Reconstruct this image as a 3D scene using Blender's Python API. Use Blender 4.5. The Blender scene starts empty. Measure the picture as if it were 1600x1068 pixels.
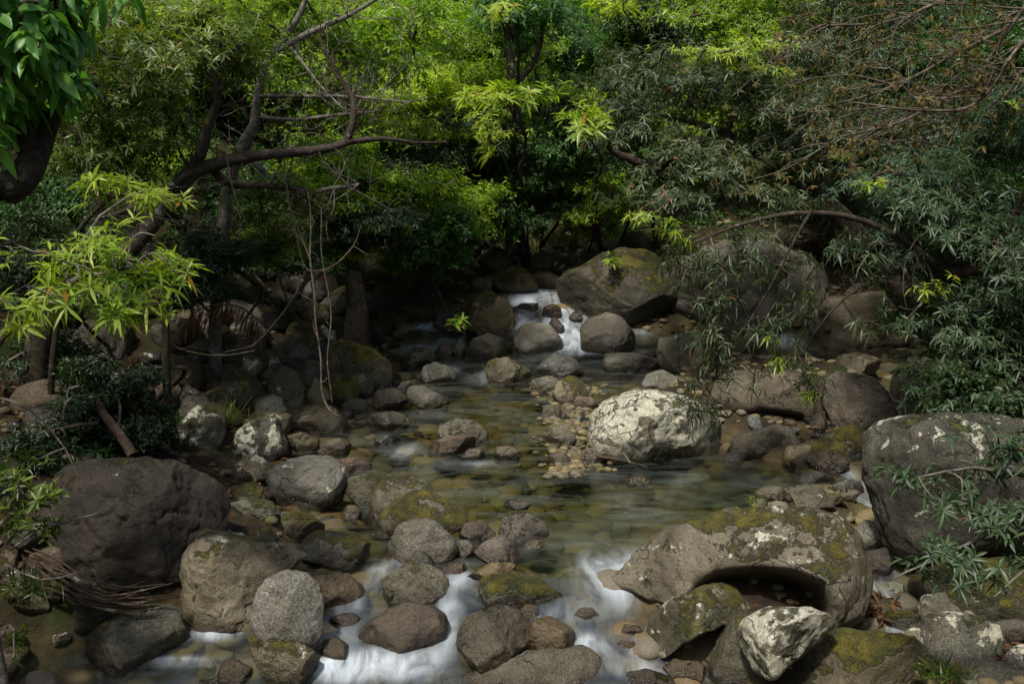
import bpy, math, random
import numpy as np
from mathutils import Vector
R = math.radians
SC = bpy.context.scene
COL = SC.collection
rng = np.random.default_rng(7)

# ------------------------------------------------------------------ camera, sky, sun, exposure
CAM_H, PITCH, FPX = 3.4, R(13), 1689.0
cd = bpy.data.cameras.new('camera'); cam = bpy.data.objects.new('camera', cd); COL.objects.link(cam)
cam.location = (0, 0, CAM_H); cam.rotation_euler = (R(90) - PITCH, 0, 0)
cd.sensor_width = 36; cd.lens = 36 * FPX / 1600; cd.clip_start = 0.1; cd.clip_end = 400
SC.camera = cam
SUN_EL, SUN_AZ = R(62), R(-150)         # azimuth measured from +Y towards +X: high sun from behind on the left
w = bpy.data.worlds.new('World'); SC.world = w; w.use_nodes = True
wn = w.node_tree.nodes; wl = w.node_tree.links
sky = wn.new('ShaderNodeTexSky'); sky.sky_type = 'NISHITA'; sky.sun_disc = False
sky.sun_elevation = SUN_EL; sky.sun_rotation = SUN_AZ; sky.dust_density = 3.0; sky.ozone_density = 1.0
wl.new(sky.outputs[0], wn['Background'].inputs[0]); wn['Background'].inputs[1].default_value = 0.09
sd = bpy.data.lights.new('sun', 'SUN'); sd.energy = 2.4; sd.angle = R(5); sd.color = (1.0, 0.95, 0.86)
so = bpy.data.objects.new('sun', sd); COL.objects.link(so)
sdir = Vector((math.sin(SUN_AZ) * math.cos(SUN_EL), math.cos(SUN_AZ) * math.cos(SUN_EL), math.sin(SUN_EL)))
so.rotation_euler = sdir.to_track_quat('Z', 'Y').to_euler(); so.location = sdir * 50
SC.view_settings.view_transform = 'Standard'; SC.view_settings.look = 'None'
SC.view_settings.exposure = 1.0; SC.view_settings.gamma = 1
SC.cycles.max_bounces = 6; SC.cycles.transparent_max_bounces = 8
SC.cycles.diffuse_bounces = 3; SC.cycles.glossy_bounces = 3; SC.cycles.transmission_bounces = 4
SC.cycles.caustics_reflective = False; SC.cycles.caustics_refractive = False
SC.cycles.use_denoising = True

# ------------------------------------------------------------------ numeric helpers
CP, SP = math.cos(PITCH), math.sin(PITCH)
def ray(px, py):
    u = (px - 800) / FPX; v = (534 - py) / FPX
    return np.array([u, CP + v * SP, -SP + v * CP])
def P(px, py, Y):                       # the point of the world seen at a pixel of the photograph, Y metres ahead
    d = ray(px, py); return np.array([0, 0, CAM_H]) + d * (Y / d[1])
def topx(p):
    q = np.asarray(p) - np.array([0, 0, CAM_H]); zc = q[1] * CP - q[2] * SP
    return 800 + FPX * q[0] / zc, 534 - FPX * (q[1] * SP + q[2] * CP) / zc
def sstep(a, b, x):
    t = np.clip((x - a) / (b - a), 0, 1); return t * t * (3 - 2 * t)
_pt = np.random.default_rng(3).permutation(256); _pt = np.concatenate([_pt, _pt, _pt])
_gr = np.random.default_rng(4).normal(size=(256, 3)); _gr /= np.linalg.norm(_gr, axis=1)[:, None]
def perlin(p):
    p = np.asarray(p, float); i = np.floor(p).astype(int); f = p - i; i &= 255
    u = f * f * f * (f * (f * 6 - 15) + 10); out = 0
    for dx in (0, 1):
        wx = u[..., 0] if dx else 1 - u[..., 0]
        for dy in (0, 1):
            wy = u[..., 1] if dy else 1 - u[..., 1]
            for dz in (0, 1):
                wz = u[..., 2] if dz else 1 - u[..., 2]
                h = _pt[_pt[_pt[(i[..., 0] + dx) & 255] + ((i[..., 1] + dy) & 255)] + ((i[..., 2] + dz) & 255)]
                g = _gr[h]
                out = out + wx * wy * wz * (g[..., 0] * (f[..., 0] - dx) + g[..., 1] * (f[..., 1] - dy) + g[..., 2] * (f[..., 2] - dz))
    return out
def fbm(p, o=4, g=0.5):
    s = 0; a = 1
    for k in range(o):
        s = s + a * perlin(p * 2 ** k + 17.3 * k); a *= g
    return s
def n2(x, y, sc, seed=0, o=3):
    x, y = np.broadcast_arrays(np.asarray(x, float), np.asarray(y, float))
    return fbm(np.stack([x * sc, y * sc, np.full(x.shape, seed + .37)], -1), o)

# ------------------------------------------------------------------ mesh helpers
def mesh_np(name, V, loops, starts, smooth=True):
    me = bpy.data.meshes.new(name)
    me.vertices.add(len(V)); me.vertices.foreach_set('co', np.ascontiguousarray(V, np.float32).ravel())
    me.loops.add(len(loops)); me.loops.foreach_set('vertex_index', np.ascontiguousarray(loops, np.int32))
    me.polygons.add(len(starts)); me.polygons.foreach_set('loop_start', np.ascontiguousarray(starts, np.int32))
    me.update(calc_edges=True)
    if smooth: me.shade_smooth()
    else: me.shade_flat()
    return me
def quads(name, V, F, smooth=True):
    F = np.asarray(F); return mesh_np(name, V, F.ravel(), np.arange(len(F)) * F.shape[1], smooth)
def link(name, me, mat, parent=None, loc=None):
    o = bpy.data.objects.new(name, me); COL.objects.link(o)
    if mat is not None and not len(me.materials): me.materials.append(mat)
    if parent is not None: o.parent = parent
    if loc is not None: o.location = loc
    return o
def tag(o, label=None, cat=None, group=None, kind=None):
    if label: o['label'] = label
    if cat: o['category'] = cat
    if group: o['group'] = group
    if kind: o['kind'] = kind
    return o
def empty(name, loc=(0, 0, 0)):
    o = bpy.data.objects.new(name, None); COL.objects.link(o); o.location = loc; o.empty_display_size = .2; return o
def add_attr(me, name, val):
    a = me.attributes.new(name, 'FLOAT', 'POINT'); a.data.foreach_set('value', np.ascontiguousarray(val, np.float32))

# ------------------------------------------------------------------ material helpers
class NT:
    def __init__(s, name):
        s.m = bpy.data.materials.new(name); s.m.use_nodes = True; s.t = s.m.node_tree; s.t.nodes.clear()
        s.out = s.t.nodes.new('ShaderNodeOutputMaterial')
    def n(s, typ, **kw):
        nd = s.t.nodes.new('ShaderNode' + typ); ins = kw.pop('i', {})
        for k, v in kw.items(): setattr(nd, k, v)
        for k, v in ins.items(): s.set(nd.inputs[k], v)
        return nd
    def set(s, sock, v):
        if isinstance(v, bpy.types.NodeSocket): s.t.links.new(v, sock)
        elif isinstance(v, bpy.types.Node): s.t.links.new(v.outputs[0], sock)
        else:
            if isinstance(v, (tuple, list)) and len(v) == 3 and sock.type == 'RGBA': v = (*v, 1)
            sock.default_value = v
    def math(s, op, a, b=None, clamp=False):
        nd = s.n('Math', operation=op, use_clamp=clamp); s.set(nd.inputs[0], a)
        if b is not None: s.set(nd.inputs[1], b)
        return nd.outputs[0]
    def mix(s, f, a, b, bt='MIX'):
        nd = s.n('Mix', data_type='RGBA', blend_type=bt); s.set(nd.inputs[0], f); s.set(nd.inputs[6], a); s.set(nd.inputs[7], b); return nd.outputs[2]
    def mapr(s, v, a, b, c=0., d=1., smooth=False):
        nd = s.n('MapRange', interpolation_type='SMOOTHSTEP' if smooth else 'LINEAR', clamp=True)
        for k, x in enumerate((v, a, b, c, d)): s.set(nd.inputs[k], x)
        return nd.outputs[0]
    def noise(s, vec, scale, detail=4, rough=.55, dist=0., lac=2.):
        nd = s.n('TexNoise', i={'Vector': vec, 'Scale': scale, 'Detail': detail, 'Roughness': rough, 'Distortion': dist, 'Lacunarity': lac}); return nd.outputs['Fac']
    def attr(s, name, typ='OBJECT'):
        return s.n('Attribute', attribute_type=typ, attribute_name=name)

def rock_material():
    s = NT('granite'); g = s.n('NewGeometry'); oi = s.n('ObjectInfo')
    off = s.n('VectorMath', operation='SCALE'); s.set(off.inputs[0], (37., 11., 23.)); s.set(off.inputs['Scale'], oi.outputs['Random'])
    pv = s.n('VectorMath', operation='ADD', i={0: g.outputs['Position'], 1: off.outputs[0]}).outputs[0]
    sepN = s.n('SeparateXYZ', i={0: g.outputs['Normal']}).outputs['Z']
    sepP = s.n('SeparateXYZ', i={0: g.outputs['Position']}).outputs['Z']
    tint = s.mix(1, s.attr('tint').outputs['Color'], (.78, .79, .70), 'MULTIPLY')
    moss_a = s.attr('moss').outputs['Fac']; lich_a = s.attr('lichen').outputs['Fac']; wet_a = s.attr('wet').outputs['Fac']; wl = s.attr('waterline').outputs['Fac']
    big = s.noise(pv, 2.2, 5, .6, .3); med = s.noise(pv, 9, 5, .65); spk = s.math('ADD', .5, s.math('MULTIPLY', s.math('SUBTRACT', s.noise(pv, 75, 2, .8), .5), s.mapr(oi.outputs['Random'], 0, 1, .35, 1.1))); spk2 = s.noise(pv, 33, 3, .7)
    c = s.mix(s.mapr(big, .38, .62), s.mix(1, tint, (.55, .52, .47), 'MULTIPLY'), s.mix(1, tint, (1.22, 1.22, 1.20), 'MULTIPLY'))
    c = s.mix(s.mapr(med, .52, .70, 0, .5), c, s.mix(1, tint, (.85, .72, .55), 'MULTIPLY'))
    c = s.mix(s.mapr(spk, .40, .62, .0, 1.), s.mix(1, c, (.52, .5, .48), 'MULTIPLY'), s.mix(1, c, (1.45, 1.42, 1.36), 'MULTIPLY'))
    c = s.mix(s.mapr(spk2, .60, .68, 0, .55), c, s.mix(1, c, (.35, .34, .33), 'MULTIPLY'))
    # veins / cracks
    wv = s.n('VectorMath', operation='ADD', i={0: pv}); wn_ = s.n('TexNoise', i={'Vector': pv, 'Scale': 3.5, 'Detail': 4})
    wsc = s.n('VectorMath', operation='SCALE', i={0: wn_.outputs['Color'], 'Scale': .55}); s.set(wv.inputs[1], wsc.outputs[0])
    vor = s.n('TexVoronoi', feature='DISTANCE_TO_EDGE', i={'Vector': wv.outputs[0], 'Scale': 1.9}).outputs['Distance']
    crack = s.math('MULTIPLY', s.mapr(vor, .002, .012, .75, 0), s.mapr(s.noise(pv, 1.3, 2), .53, .62))
    vo2 = s.n('TexVoronoi', feature='DISTANCE_TO_EDGE', i={'Vector': wv.outputs[0], 'Scale': 4.2}).outputs['Distance']
    ck2 = s.math('MULTIPLY', s.math('MULTIPLY', s.mapr(vo2, .006, .03, 1, 0), s.mapr(s.noise(pv, 2.1, 3), .46, .56)), s.mapr(lich_a, .75, .9))
    crack = s.math('MAXIMUM', crack, ck2)
    c = s.mix(s.math('MULTIPLY', crack, .8), c, (.015, .013, .011))
    # lichen: crisp pale crusts
    ln = s.noise(pv, 4.5, 7, .68, .5)
    lth = s.mapr(lich_a, 0, 1, .74, .37)
    up = s.mapr(sepN, -.5, .8, -.10, .03)
    lm = s.mapr(s.math('SUBTRACT', s.math('ADD', ln, up), lth), 0, .018)
    lichc = s.mix(s.mapr(s.noise(pv, 28, 4, .7), .35, .65), (.25, .25, .18), (.56, .54, .42))
    c = s.mix(s.math('MULTIPLY', lm, .92), c, lichc)
    # moss: olive cushions on the upper side
    mn = s.noise(pv, 3.4, 8, .7, .2)
    mth = s.mapr(moss_a, 0, 1, .75, .24)
    mup = s.mapr(sepN, -.3, .9, -.22, .10)
    mraw = s.math('ADD', s.math('SUBTRACT', s.math('ADD', mn, mup), mth), s.math('MULTIPLY', s.math('SUBTRACT', s.noise(pv, 30, 4, .8), .5), .22))
    mm = s.mapr(mraw, 0, .07)
    c = s.mix(s.math('MULTIPLY', crack, .9), c, (.02, .018, .014))
    mossc = s.mix(s.mapr(s.noise(pv, 6, 5, .7), .38, .62), (.035, .042, .008), (.17, .145, .018))
    mossc = s.mix(s.mapr(s.noise(pv, 90, 2, .8), .35, .65), s.mix(1, mossc, (.5, .5, .5), 'MULTIPLY'), s.mix(1, mossc, (1.4, 1.4, 1.3), 'MULTIPLY'))
    c = s.mix(s.math('MULTIPLY', mm, .9), c, mossc)
    # wet band at the waterline and wholly wet stones
    wn2 = s.math('MULTIPLY', s.math('SUBTRACT', med, .5), .12)
    band = s.mapr(s.math('ADD', s.math('SUBTRACT', sepP, wl), wn2), .05, .12, 1, 0)
    wet = s.math('MAXIMUM', wet_a, band)
    c = s.mix(wet, c, s.mix(1, c, (.38, .34, .28), 'MULTIPLY'))
    h = s.math('ADD', s.math('MULTIPLY', s.noise(pv, 14, 8, .7), .6), s.math('MULTIPLY', spk, .12))
    h = s.math('ADD', h, s.math('MULTIPLY', mm, s.math('ADD', .25, s.math('MULTIPLY', s.noise(pv, 60, 4, .8), .8))))
    h = s.math('ADD', h, s.math('MULTIPLY', lm, .12)); h = s.math('SUBTRACT', h, s.math('MULTIPLY', crack, .5))
    b = s.n('Bump', i={'Strength': 1., 'Distance': .05, 'Height': h})
    p = s.n('BsdfPrincipled', i={'Base Color': c, 'Roughness': s.mapr(wet, 0, 1, .66, .2), 'Normal': b.outputs[0]})
    s.set(p.inputs['Specular IOR Level'], s.mapr(wet, 0, 1, .38, .6))
    s.t.links.new(p.outputs[0], s.out.inputs[0]); return s.m

def leaf_material(name, dark, light, odd=(.13, .07, .025), odd_at=.992, rough=.38, trans=.35, spec=.45):
    s = NT(name); g = s.n('NewGeometry'); r = g.outputs['Random Per Island']
    big = s.noise(g.outputs['Position'], 1.3, 3)
    f = s.math('ADD', s.math('MULTIPLY', r, .7), s.mapr(big, .35, .65, -.15, .4), True)
    c = s.mix(f, dark, light)
    r2 = s.math('FRACT', s.math('MULTIPLY', r, 37.31))
    c = s.mix(s.math('GREATER_THAN', r2, odd_at), c, odd)
    c = s.mix(s.mapr(r2, 0, .9, 0, .35), c, s.mix(1, c, (1.25, 1.0, .6), 'MULTIPLY'))
    p = s.n('BsdfPrincipled', i={'Base Color': c, 'Roughness': rough, 'Specular IOR Level': spec})
    tc = s.mix(1, c, (1.7, 1.9, .7), 'MULTIPLY')
    t = s.n('BsdfTranslucent', i={'Color': tc})
    m = s.n('MixShader', i={0: trans, 1: p.outputs[0], 2: t.outputs[0]})
    s.t.links.new(m.outputs[0], s.out.inputs[0]); return s.m

def bark_material(name, a, b, moss=.3):
    s = NT(name); g = s.n('NewGeometry'); pos = g.outputs['Position']
    n = s.noise(pos, 18, 6, .7); c = s.mix(s.mapr(n, .35, .65), a, b)
    c = s.mix(s.math('MULTIPLY', s.mapr(s.noise(pos, 5, 5, .7), .55, .62), moss), c, (.05, .055, .015))
    c = s.mix(s.math('MULTIPLY', s.mapr(s.noise(pos, 9, 4, .7), .62, .66), .6), c, (.26, .27, .22))
    bm = s.n('Bump', i={'Strength': .7, 'Distance': .02, 'Height': s.noise(pos, 40, 5, .75)})
    p = s.n('BsdfPrincipled', i={'Base Color': c, 'Roughness': .9, 'Specular IOR Level': .2, 'Normal': bm.outputs[0]})
    s.t.links.new(p.outputs[0], s.out.inputs[0]); return s.m

def soil_material():
    s = NT('forest_soil'); g = s.n('NewGeometry'); pos = g.outputs['Position']
    c = s.mix(s.mapr(s.noise(pos, 3, 6, .7), .35, .65), (.016, .013, .009), (.040, .032, .021))
    v = s.n('TexVoronoi', i={'Vector': pos, 'Scale': 22, 'Randomness': 1.})
    lit = s.n('SeparateColor', i={0: v.outputs['Color']})
    c = s.mix(s.mapr(lit.outputs[0], .6, .75), c, s.mix(lit.outputs[1], (.03, .017, .009), (.075, .045, .02)))
    c = s.mix(s.mapr(s.noise(pos, 1.1, 5, .7), .52, .6), c, (.025, .035, .010))
    bed = s.attr('bed', 'GEOMETRY').outputs['Fac']
    bc = s.mix(s.mapr(s.noise(pos, 5, 5, .65), .35, .65), (.060, .050, .022), (.17, .135, .065))
    c = s.mix(bed, c, bc)
    b = s.n('Bump', i={'Strength': .8, 'Distance': .04, 'Height': s.noise(pos, 16, 8, .75)})
    p = s.n('BsdfPrincipled', i={'Base Color': c, 'Roughness': .95, 'Specular IOR Level': .15, 'Normal': b.outputs[0]})
    s.t.links.new(p.outputs[0], s.out.inputs[0]); return s.m

def pebble_material():
    s = NT('river_pebbles'); g = s.n('NewGeometry'); r = g.outputs['Random Per Island']; pos = g.outputs['Position']
    cr = s.n('ValToRGB'); s.set(cr.inputs[0], r); e = cr.color_ramp; e.interpolation = 'CONSTANT'
    cols = [(.10, .085, .05), (.19, .15, .07), (.13, .11, .06), (.23, .18, .09), (.07, .058, .03), (.16, .14, .10), (.14, .10, .05), (.11, .10, .045)]
    for k, c_ in enumerate(cols):
        el = e.elements[k] if k < 2 else e.elements.new(k / 8)
        el.position = k / 8; el.color = (*c_, 1)
    c = s.mix(s.mapr(s.noise(pos, 60, 3, .7), .35, .65), s.mix(1, cr.outputs[0], (.65, .65, .62), 'MULTIPLY'), cr.outputs[0])
    b = s.n('Bump', i={'Strength': .4, 'Distance': .01, 'Height': s.noise(pos, 30, 5, .7)})
    p = s.n('BsdfPrincipled', i={'Base Color': c, 'Roughness': .75, 'Specular IOR Level': .3, 'Normal': b.outputs[0]})
    s.t.links.new(p.outputs[0], s.out.inputs[0]); return s.m

def water_material():
    s = NT('stream_water'); g = s.n('NewGeometry'); pos = g.outputs['Position']
    mp = s.n('Mapping', i={'Vector': pos, 'Scale': (1.0, 2.6, 1.)})
    n1 = s.noise(mp.outputs[0], 1.6, 4, .55, .6)
    b = s.n('Bump', i={'Strength': .22, 'Distance': .05, 'Height': n1})
    fr = s.n('Fresnel', i={'IOR': 1.33, 'Normal': b.outputs[0]})
    depth = s.attr('deep', 'GEOMETRY').outputs['Fac']
    tcol = s.mix(depth, (.88, .84, .68), (.46, .50, .29))
    tr = s.n('BsdfTransparent', i={'Color': tcol})
    gl = s.n('BsdfGlossy', i={'Roughness': .16, 'Color': (.95, .97, 1, 1), 'Normal': b.outputs[0]})
    mx = s.n('MixShader', i={0: s.mapr(fr.outputs[0], 0, .6, .04, .8), 1: tr.outputs[0], 2: gl.outputs[0]})
    # silky long-exposure foam
    foam = s.attr('foam', 'GEOMETRY').outputs['Fac']
    mp2 = s.n('Mapping', i={'Vector': pos, 'Scale': (2.2, .8, 1.2)})
    mp4 = s.n('Mapping', i={'Vector': pos, 'Scale': (9, 1.5, 2.)})
    st = s.math('ADD', s.math('MULTIPLY', s.noise(mp2.outputs[0], 2.2, 5, .55, 1.6), .80), s.math('MULTIPLY', s.noise(mp4.outputs[0], 2., 3, .6, 1.2), .20))
    fa = s.math('MULTIPLY', foam, s.mapr(st, .34, .60, .2, 1.15), True)
    mp3 = s.n('Mapping', i={'Vector': pos, 'Rotation': (0, 0, .35), 'Scale': (.8, 2.6, 1.)})
    refl_veil = s.mapr(s.noise(mp3.outputs[0], 1.5, 5, .6, 1.2), .44, .76, .0, .26)  # diffuse streaks painting milky reflection smears over the moving water
    fa = s.math('MAXIMUM', fa, refl_veil)
    di = s.n('BsdfDiffuse', i={'Color': s.mix(s.mapr(foam, .0, .5), (.19, .22, .20), (.46, .51, .55))})
    m2 = s.n('MixShader', i={0: fa, 1: mx.outputs[0], 2: di.outputs[0]})
    s.t.links.new(m2.outputs[0], s.out.inputs[0]); return s.m

M_ROCK = rock_material(); M_SOIL = soil_material(); M_PEB = pebble_material(); M_WATER = water_material()
M_BARK = bark_material('bark_dark', (.022, .017, .012), (.07, .055, .04)); M_BARKG = bark_material('bark_grey', (.07, .06, .05), (.22, .20, .165), .2)
M_ROOT = bark_material('root_brown', (.03, .02, .014), (.10, .07, .05), .1)
M_TWIG = bark_material('dead_twig', (.05, .038, .026), (.17, .14, .10), .1)
M_LBRIGHT = leaf_material('leaf_young_sunlit_yellow_green', (.12, .22, .025), (.38, .47, .06), odd=(.35, .2, .04), trans=.4)  # new-growth leaves, lightened further to stand in for sun on them
M_LSHADED = leaf_material('leaf_shaded_green', (.010, .024, .009), (.04, .075, .022), odd_at=.995, trans=.2)  # deep shade of the left bank, put into the leaf colour
M_LFRESHLIT = leaf_material('leaf_fresh_lit_green', (.12, .22, .02), (.38, .50, .05), odd=(.25, .16, .04), trans=.42)  # lighter leaf, also used to paint sunlit highlights on crowns
M_LMID = leaf_material('leaf_mid_green', (.065, .135, .015), (.27, .40, .035), odd_at=.98, trans=.45)
M_LOLIVE = leaf_material('leaf_olive', (.042, .080, .014), (.17, .235, .035), odd=(.16, .1, .03), odd_at=.985)
M_LBLUE = leaf_material('leaf_deep_green', (.022, .065, .018), (.09, .20, .05), odd_at=.99, trans=.4)
M_LGREY = leaf_material('leaf_grey_green', (.022, .040, .016), (.085, .115, .048), odd=(.22, .08, .03), odd_at=.99, rough=.42, trans=.22, spec=.38)
M_LTEAL = leaf_material('leaf_glossy_blue_green', (.018, .038, .018), (.062, .108, .048), rough=.42, trans=.25, spec=.35)
M_LBROAD = leaf_material('leaf_broad', (.04, .13, .02), (.13, .30, .05), odd_at=.999, rough=.42, trans=.35)
M_GRASS = leaf_material('grass_blade', (.03, .06, .01), (.12, .18, .03), odd=(.2, .15, .07), odd_at=.92)
M_DEAD = leaf_material('dead_leaf', (.05, .028, .014), (.20, .10, .045), trans=.1, rough=.8, spec=.2)
M_FERN = leaf_material('brown_moss', (.05, .04, .015), (.16, .13, .04), trans=.2, rough=.8, spec=.2)

# ------------------------------------------------------------------ the stream and its valley
WY = np.array([-20, 5.3, 6.0, 6.5, 7.2, 10, 10.6, 12.5, 13.3, 13.7, 14.1, 14.5, 14.95, 18, 30, 90.])
WZ = np.array([-.55, -.42, -.36, -.20, -.01, 0, .03, .10, .15, .26, .36, .50, .62, .80, 1.6, 3.])
def W(x, y):
    y = np.asarray(y, float)
    yy = y + .22 * n2(x, y, .8, 5, 2) * sstep(4, 6, y)
    return np.interp(yy, WY, WZ)
def hitz(px, py, zf):
    d = ray(px, py); Y = 8.0
    for _ in range(40):
        p = np.array([0, 0, CAM_H]) + d * (Y / d[1]); z = float(zf(p[0], p[1])); Y2 = (CAM_H - z) / (-d[2]) * d[1] if d[2] < 0 else 30
        Y = .5 * Y + .5 * min(Y2, 40)
    return P(px, py, Y)
_L = [(1068, 30), (1020, 110), (985, 300), (940, 380), (900, 480), (830, 470), (780, 440), (720, 400), (690, 455), (640, 530), (600, 600), (560, 600), (525, 600), (500, 640), (470, 770), (440, 800), (425, 810)]
_Rr = [(1068, 1130), (1000, 1010), (930, 970), (870, 1010), (820, 1090), (790, 1310), (740, 1350), (720, 1180), (690, 1150), (660, 1000), (620, 1000), (600, 1040), (560, 1060), (530, 1040), (500, 960), (480, 900), (455, 880), (425, 850)]
def _edge(L):
    q = [hitz(px, py, W) for py, px in L]; q = sorted([(p[1], p[0]) for p in q]); return np.array(q)
EL, ER = _edge(_L), _edge(_Rr)
SIDE = [(1350, 760), (1370, 730), (1335, 715), (1375, 660), (1420, 640), (1440, 590), (1400, 560), (1300, 560), (1200, 545), (1120, 540)]
SIDE = np.array([hitz(a, b, lambda x, y: W(x, y))[:2] for a, b in SIDE])
SIDE2 = np.array([hitz(a, b, lambda x, y: W(x, y))[:2] for a, b in [(1400, 820), (1388, 880), (1378, 930), (1370, 985), (1400, 1000)]])
def seg_dist(x, y, pts):
    d = np.full(np.shape(x), 1e9)
    for a, b in zip(pts[:-1], pts[1:]):
        ab = b - a; t = np.clip(((x - a[0]) * ab[0] + (y - a[1]) * ab[1]) / (ab @ ab), 0, 1)
        d = np.minimum(d, np.hypot(x - a[0] - t * ab[0], y - a[1] - t * ab[1]))
    return d
def chan(x, y):
    xl = np.interp(y, EL[:, 0], EL[:, 1]); xr = np.interp(y, ER[:, 0], ER[:, 1])
    dl = xl - x; dr = x - xr
    end = (y - 18.0) * .8
    d = np.maximum(np.maximum(dl, dr), end)
    ds = seg_dist(x, y, SIDE) - .38
    d2 = seg_dist(x, y, SIDE2) - .2
    return np.minimum(np.minimum(d, ds), d2), dl > dr
def G(x, y):
    x, y = np.broadcast_arrays(np.asarray(x, float), np.asarray(y, float))
    d, left = chan(x, y); w_ = W(x, y)
    bed = -.07 - .25 * sstep(0, .9, -d) + .04 * n2(x, y, 2.2, 2)
    slope = np.where(left, .36, .22)
    dd = np.maximum(d, 0)
    bank = -.07 + .12 * sstep(0, .25, dd) + slope * np.minimum(dd, 2.5) + .55 * np.maximum(dd - 2.5, 0)
    far = np.maximum(y - 17.2, 0); bank = bank + np.where(y > 17.2, .62 * far, 0)
    bank = np.minimum(bank, 12 + .08 * dd) + .13 * n2(x, y, 1.1, 9, 4) * sstep(0, .6, dd)
    near = sstep(6.6, 5.0, y) * sstep(2.2, 3.4, x)      # far bank under the camera on the right
    return w_ + np.where(d < 0, bed, bank) + near * .1
def ghit(px, py):
    d = ray(px, py); Ys = np.arange(4, 45, .03); X = d[0] / d[1] * Ys; Z = CAM_H + d[2] / d[1] * Ys
    g = np.maximum(G(X, Ys), W(X, Ys)); k = np.nonzero(Z <= g)[0]
    Y = Ys[k[0]] if len(k) else 26.
    return P(px, py, Y)

xs = np.concatenate([np.linspace(-70, -13, 30), np.arange(-12.6, 12.6, .09), np.linspace(13, 70, 30)])
ys = np.concatenate([np.linspace(-30, 2.5, 20), np.arange(3, 22, .09), np.linspace(22.3, 100, 60)])
X, Y = np.meshgrid(xs, ys); Z = G(X, Y)
V = np.stack([X, Y, Z], -1).reshape(-1, 3); nx = len(xs)
ii = (np.arange(len(ys) - 1)[:, None] * nx + np.arange(nx - 1)[None]).ravel()
me = quads('ground', V, np.stack([ii, ii + 1, ii + nx + 1, ii + nx], 1))
dch, _ = chan(X, Y); add_attr(me, 'bed', sstep(.35, 0, dch).ravel())
tag(link('ground', me, M_SOIL), 'forest floor and stream bed of the valley', kind='structure')

# water sheet
FOAM_REFL = [  # px, py, radius px along x, y, strength : where the stream breaks white, plus pale pool reflections painted in
    (620, 1040, 130, 34, .95), (700, 975, 28, 60, .85), (545, 965, 34, 50, .6), (540, 1045, 60, 24, .75), (590, 895, 30, 18, .5), (722, 905, 26, 20, .5),
    (960, 1010, 120, 34, .45), (980, 1048, 90, 20, .55), (920, 1010, 36, 22, .6), (950, 950, 60, 26, .3), (870, 960, 60, 26, .4), (800, 905, 60, 16, .35),
    (340, 990, 55, 12, .75), (260, 1032, 80, 9, .55), (380, 965, 26, 14, .7),
    (632, 705, 44, 22, .3), (700, 722, 70, 8, .25), (760, 725, 60, 10, .3),
    (850, 466, 66, 22, 1.3), (825, 488, 46, 28, 1.1), (878, 495, 34, 34, 1.2), (893, 530, 40, 24, 1.0), (905, 545, 40, 10, .5), (845, 500, 20, 14, .8),
    (760, 585, 60, 20, .4), (700, 575, 40, 12, .45), (655, 545, 34, 8, .35), (660, 512, 30, 7, .45), (830, 560, 50, 12, .35), (1000, 520, 30, 12, .5),
    (1010, 595, 50, 10, .25), (1180, 520, 60, 12, .5), (1230, 535, 30, 16, .6), (1330, 745, 26, 30, .55), (1350, 790, 30, 20, .5), (1370, 540, 60, 10, .45),
    (1000, 890, 70, 50, .45), (930, 885, 60, 34, .4), (900, 860, 70, 18, .25), (950, 930, 60, 30, .4), (1378, 945, 30, 45, 1.0), (1390, 890, 20, 12, .4), (640, 880, 50, 14, .4), (560, 760, 40, 14, .35)]  # spots over the lower right pool paint its pale reflections
FW = []
for a, b, rx, ry, s_ in FOAM_REFL:
    c = hitz(a, b, W); e = hitz(a + rx, b, W); t = hitz(a, b - ry, W); FW.append((c[0], c[1], abs(e[0] - c[0]), abs(t[1] - c[1]), s_))
xs = np.arange(-6.2, 6.6, .045); ys = np.arange(4.3, 19, .045)
X, Y = np.meshgrid(xs, ys); Zw = W(X, Y)
slope = np.gradient(Zw, .045, axis=0)
lump = sstep(.12, .5, slope)
fo = .10 * sstep(.05, .3, slope)
for cx, cy, rx, ry, s_ in FW:
    fo = 1 - (1 - fo) * (1 - np.clip(s_ * np.exp(-(((X - cx) / rx) ** 2 + ((Y - cy) / ry) ** 2) * 1.7), 0, 1))
fo = np.clip(fo * (1 + 1.3 * n2(X, Y, 1.5, 31, 3)) - .06, 0, .95)
Zw = Zw + lump * .07 * n2(X * 1.2, Y, 1.9, 12, 2) + .035 * fo * n2(X, Y, 1.2, 44, 2) + .02 * fo
Gz = G(X, Y)
V = np.stack([X, Y, Zw], -1).reshape(-1, 3); nx = len(xs)
ii = (np.arange(len(ys) - 1)[:, None] * nx + np.arange(nx - 1)[None]).ravel()
F = np.stack([ii, ii + 1, ii + nx + 1, ii + nx], 1)
keep = (Gz.ravel()[F] < (Zw.ravel()[F] + .05)).any(1); F = F[keep]
me = quads('water', V, F); add_attr(me, 'foam', fo.ravel()); add_attr(me, 'deep', (sstep(.02, .36, Zw - Gz) * (.4 + .6 * sstep(-1.5, 1.5, X))).ravel())
tag(link('water', me, M_WATER), 'clear stream water with silky white cascades between the boulders', kind='structure')

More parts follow.
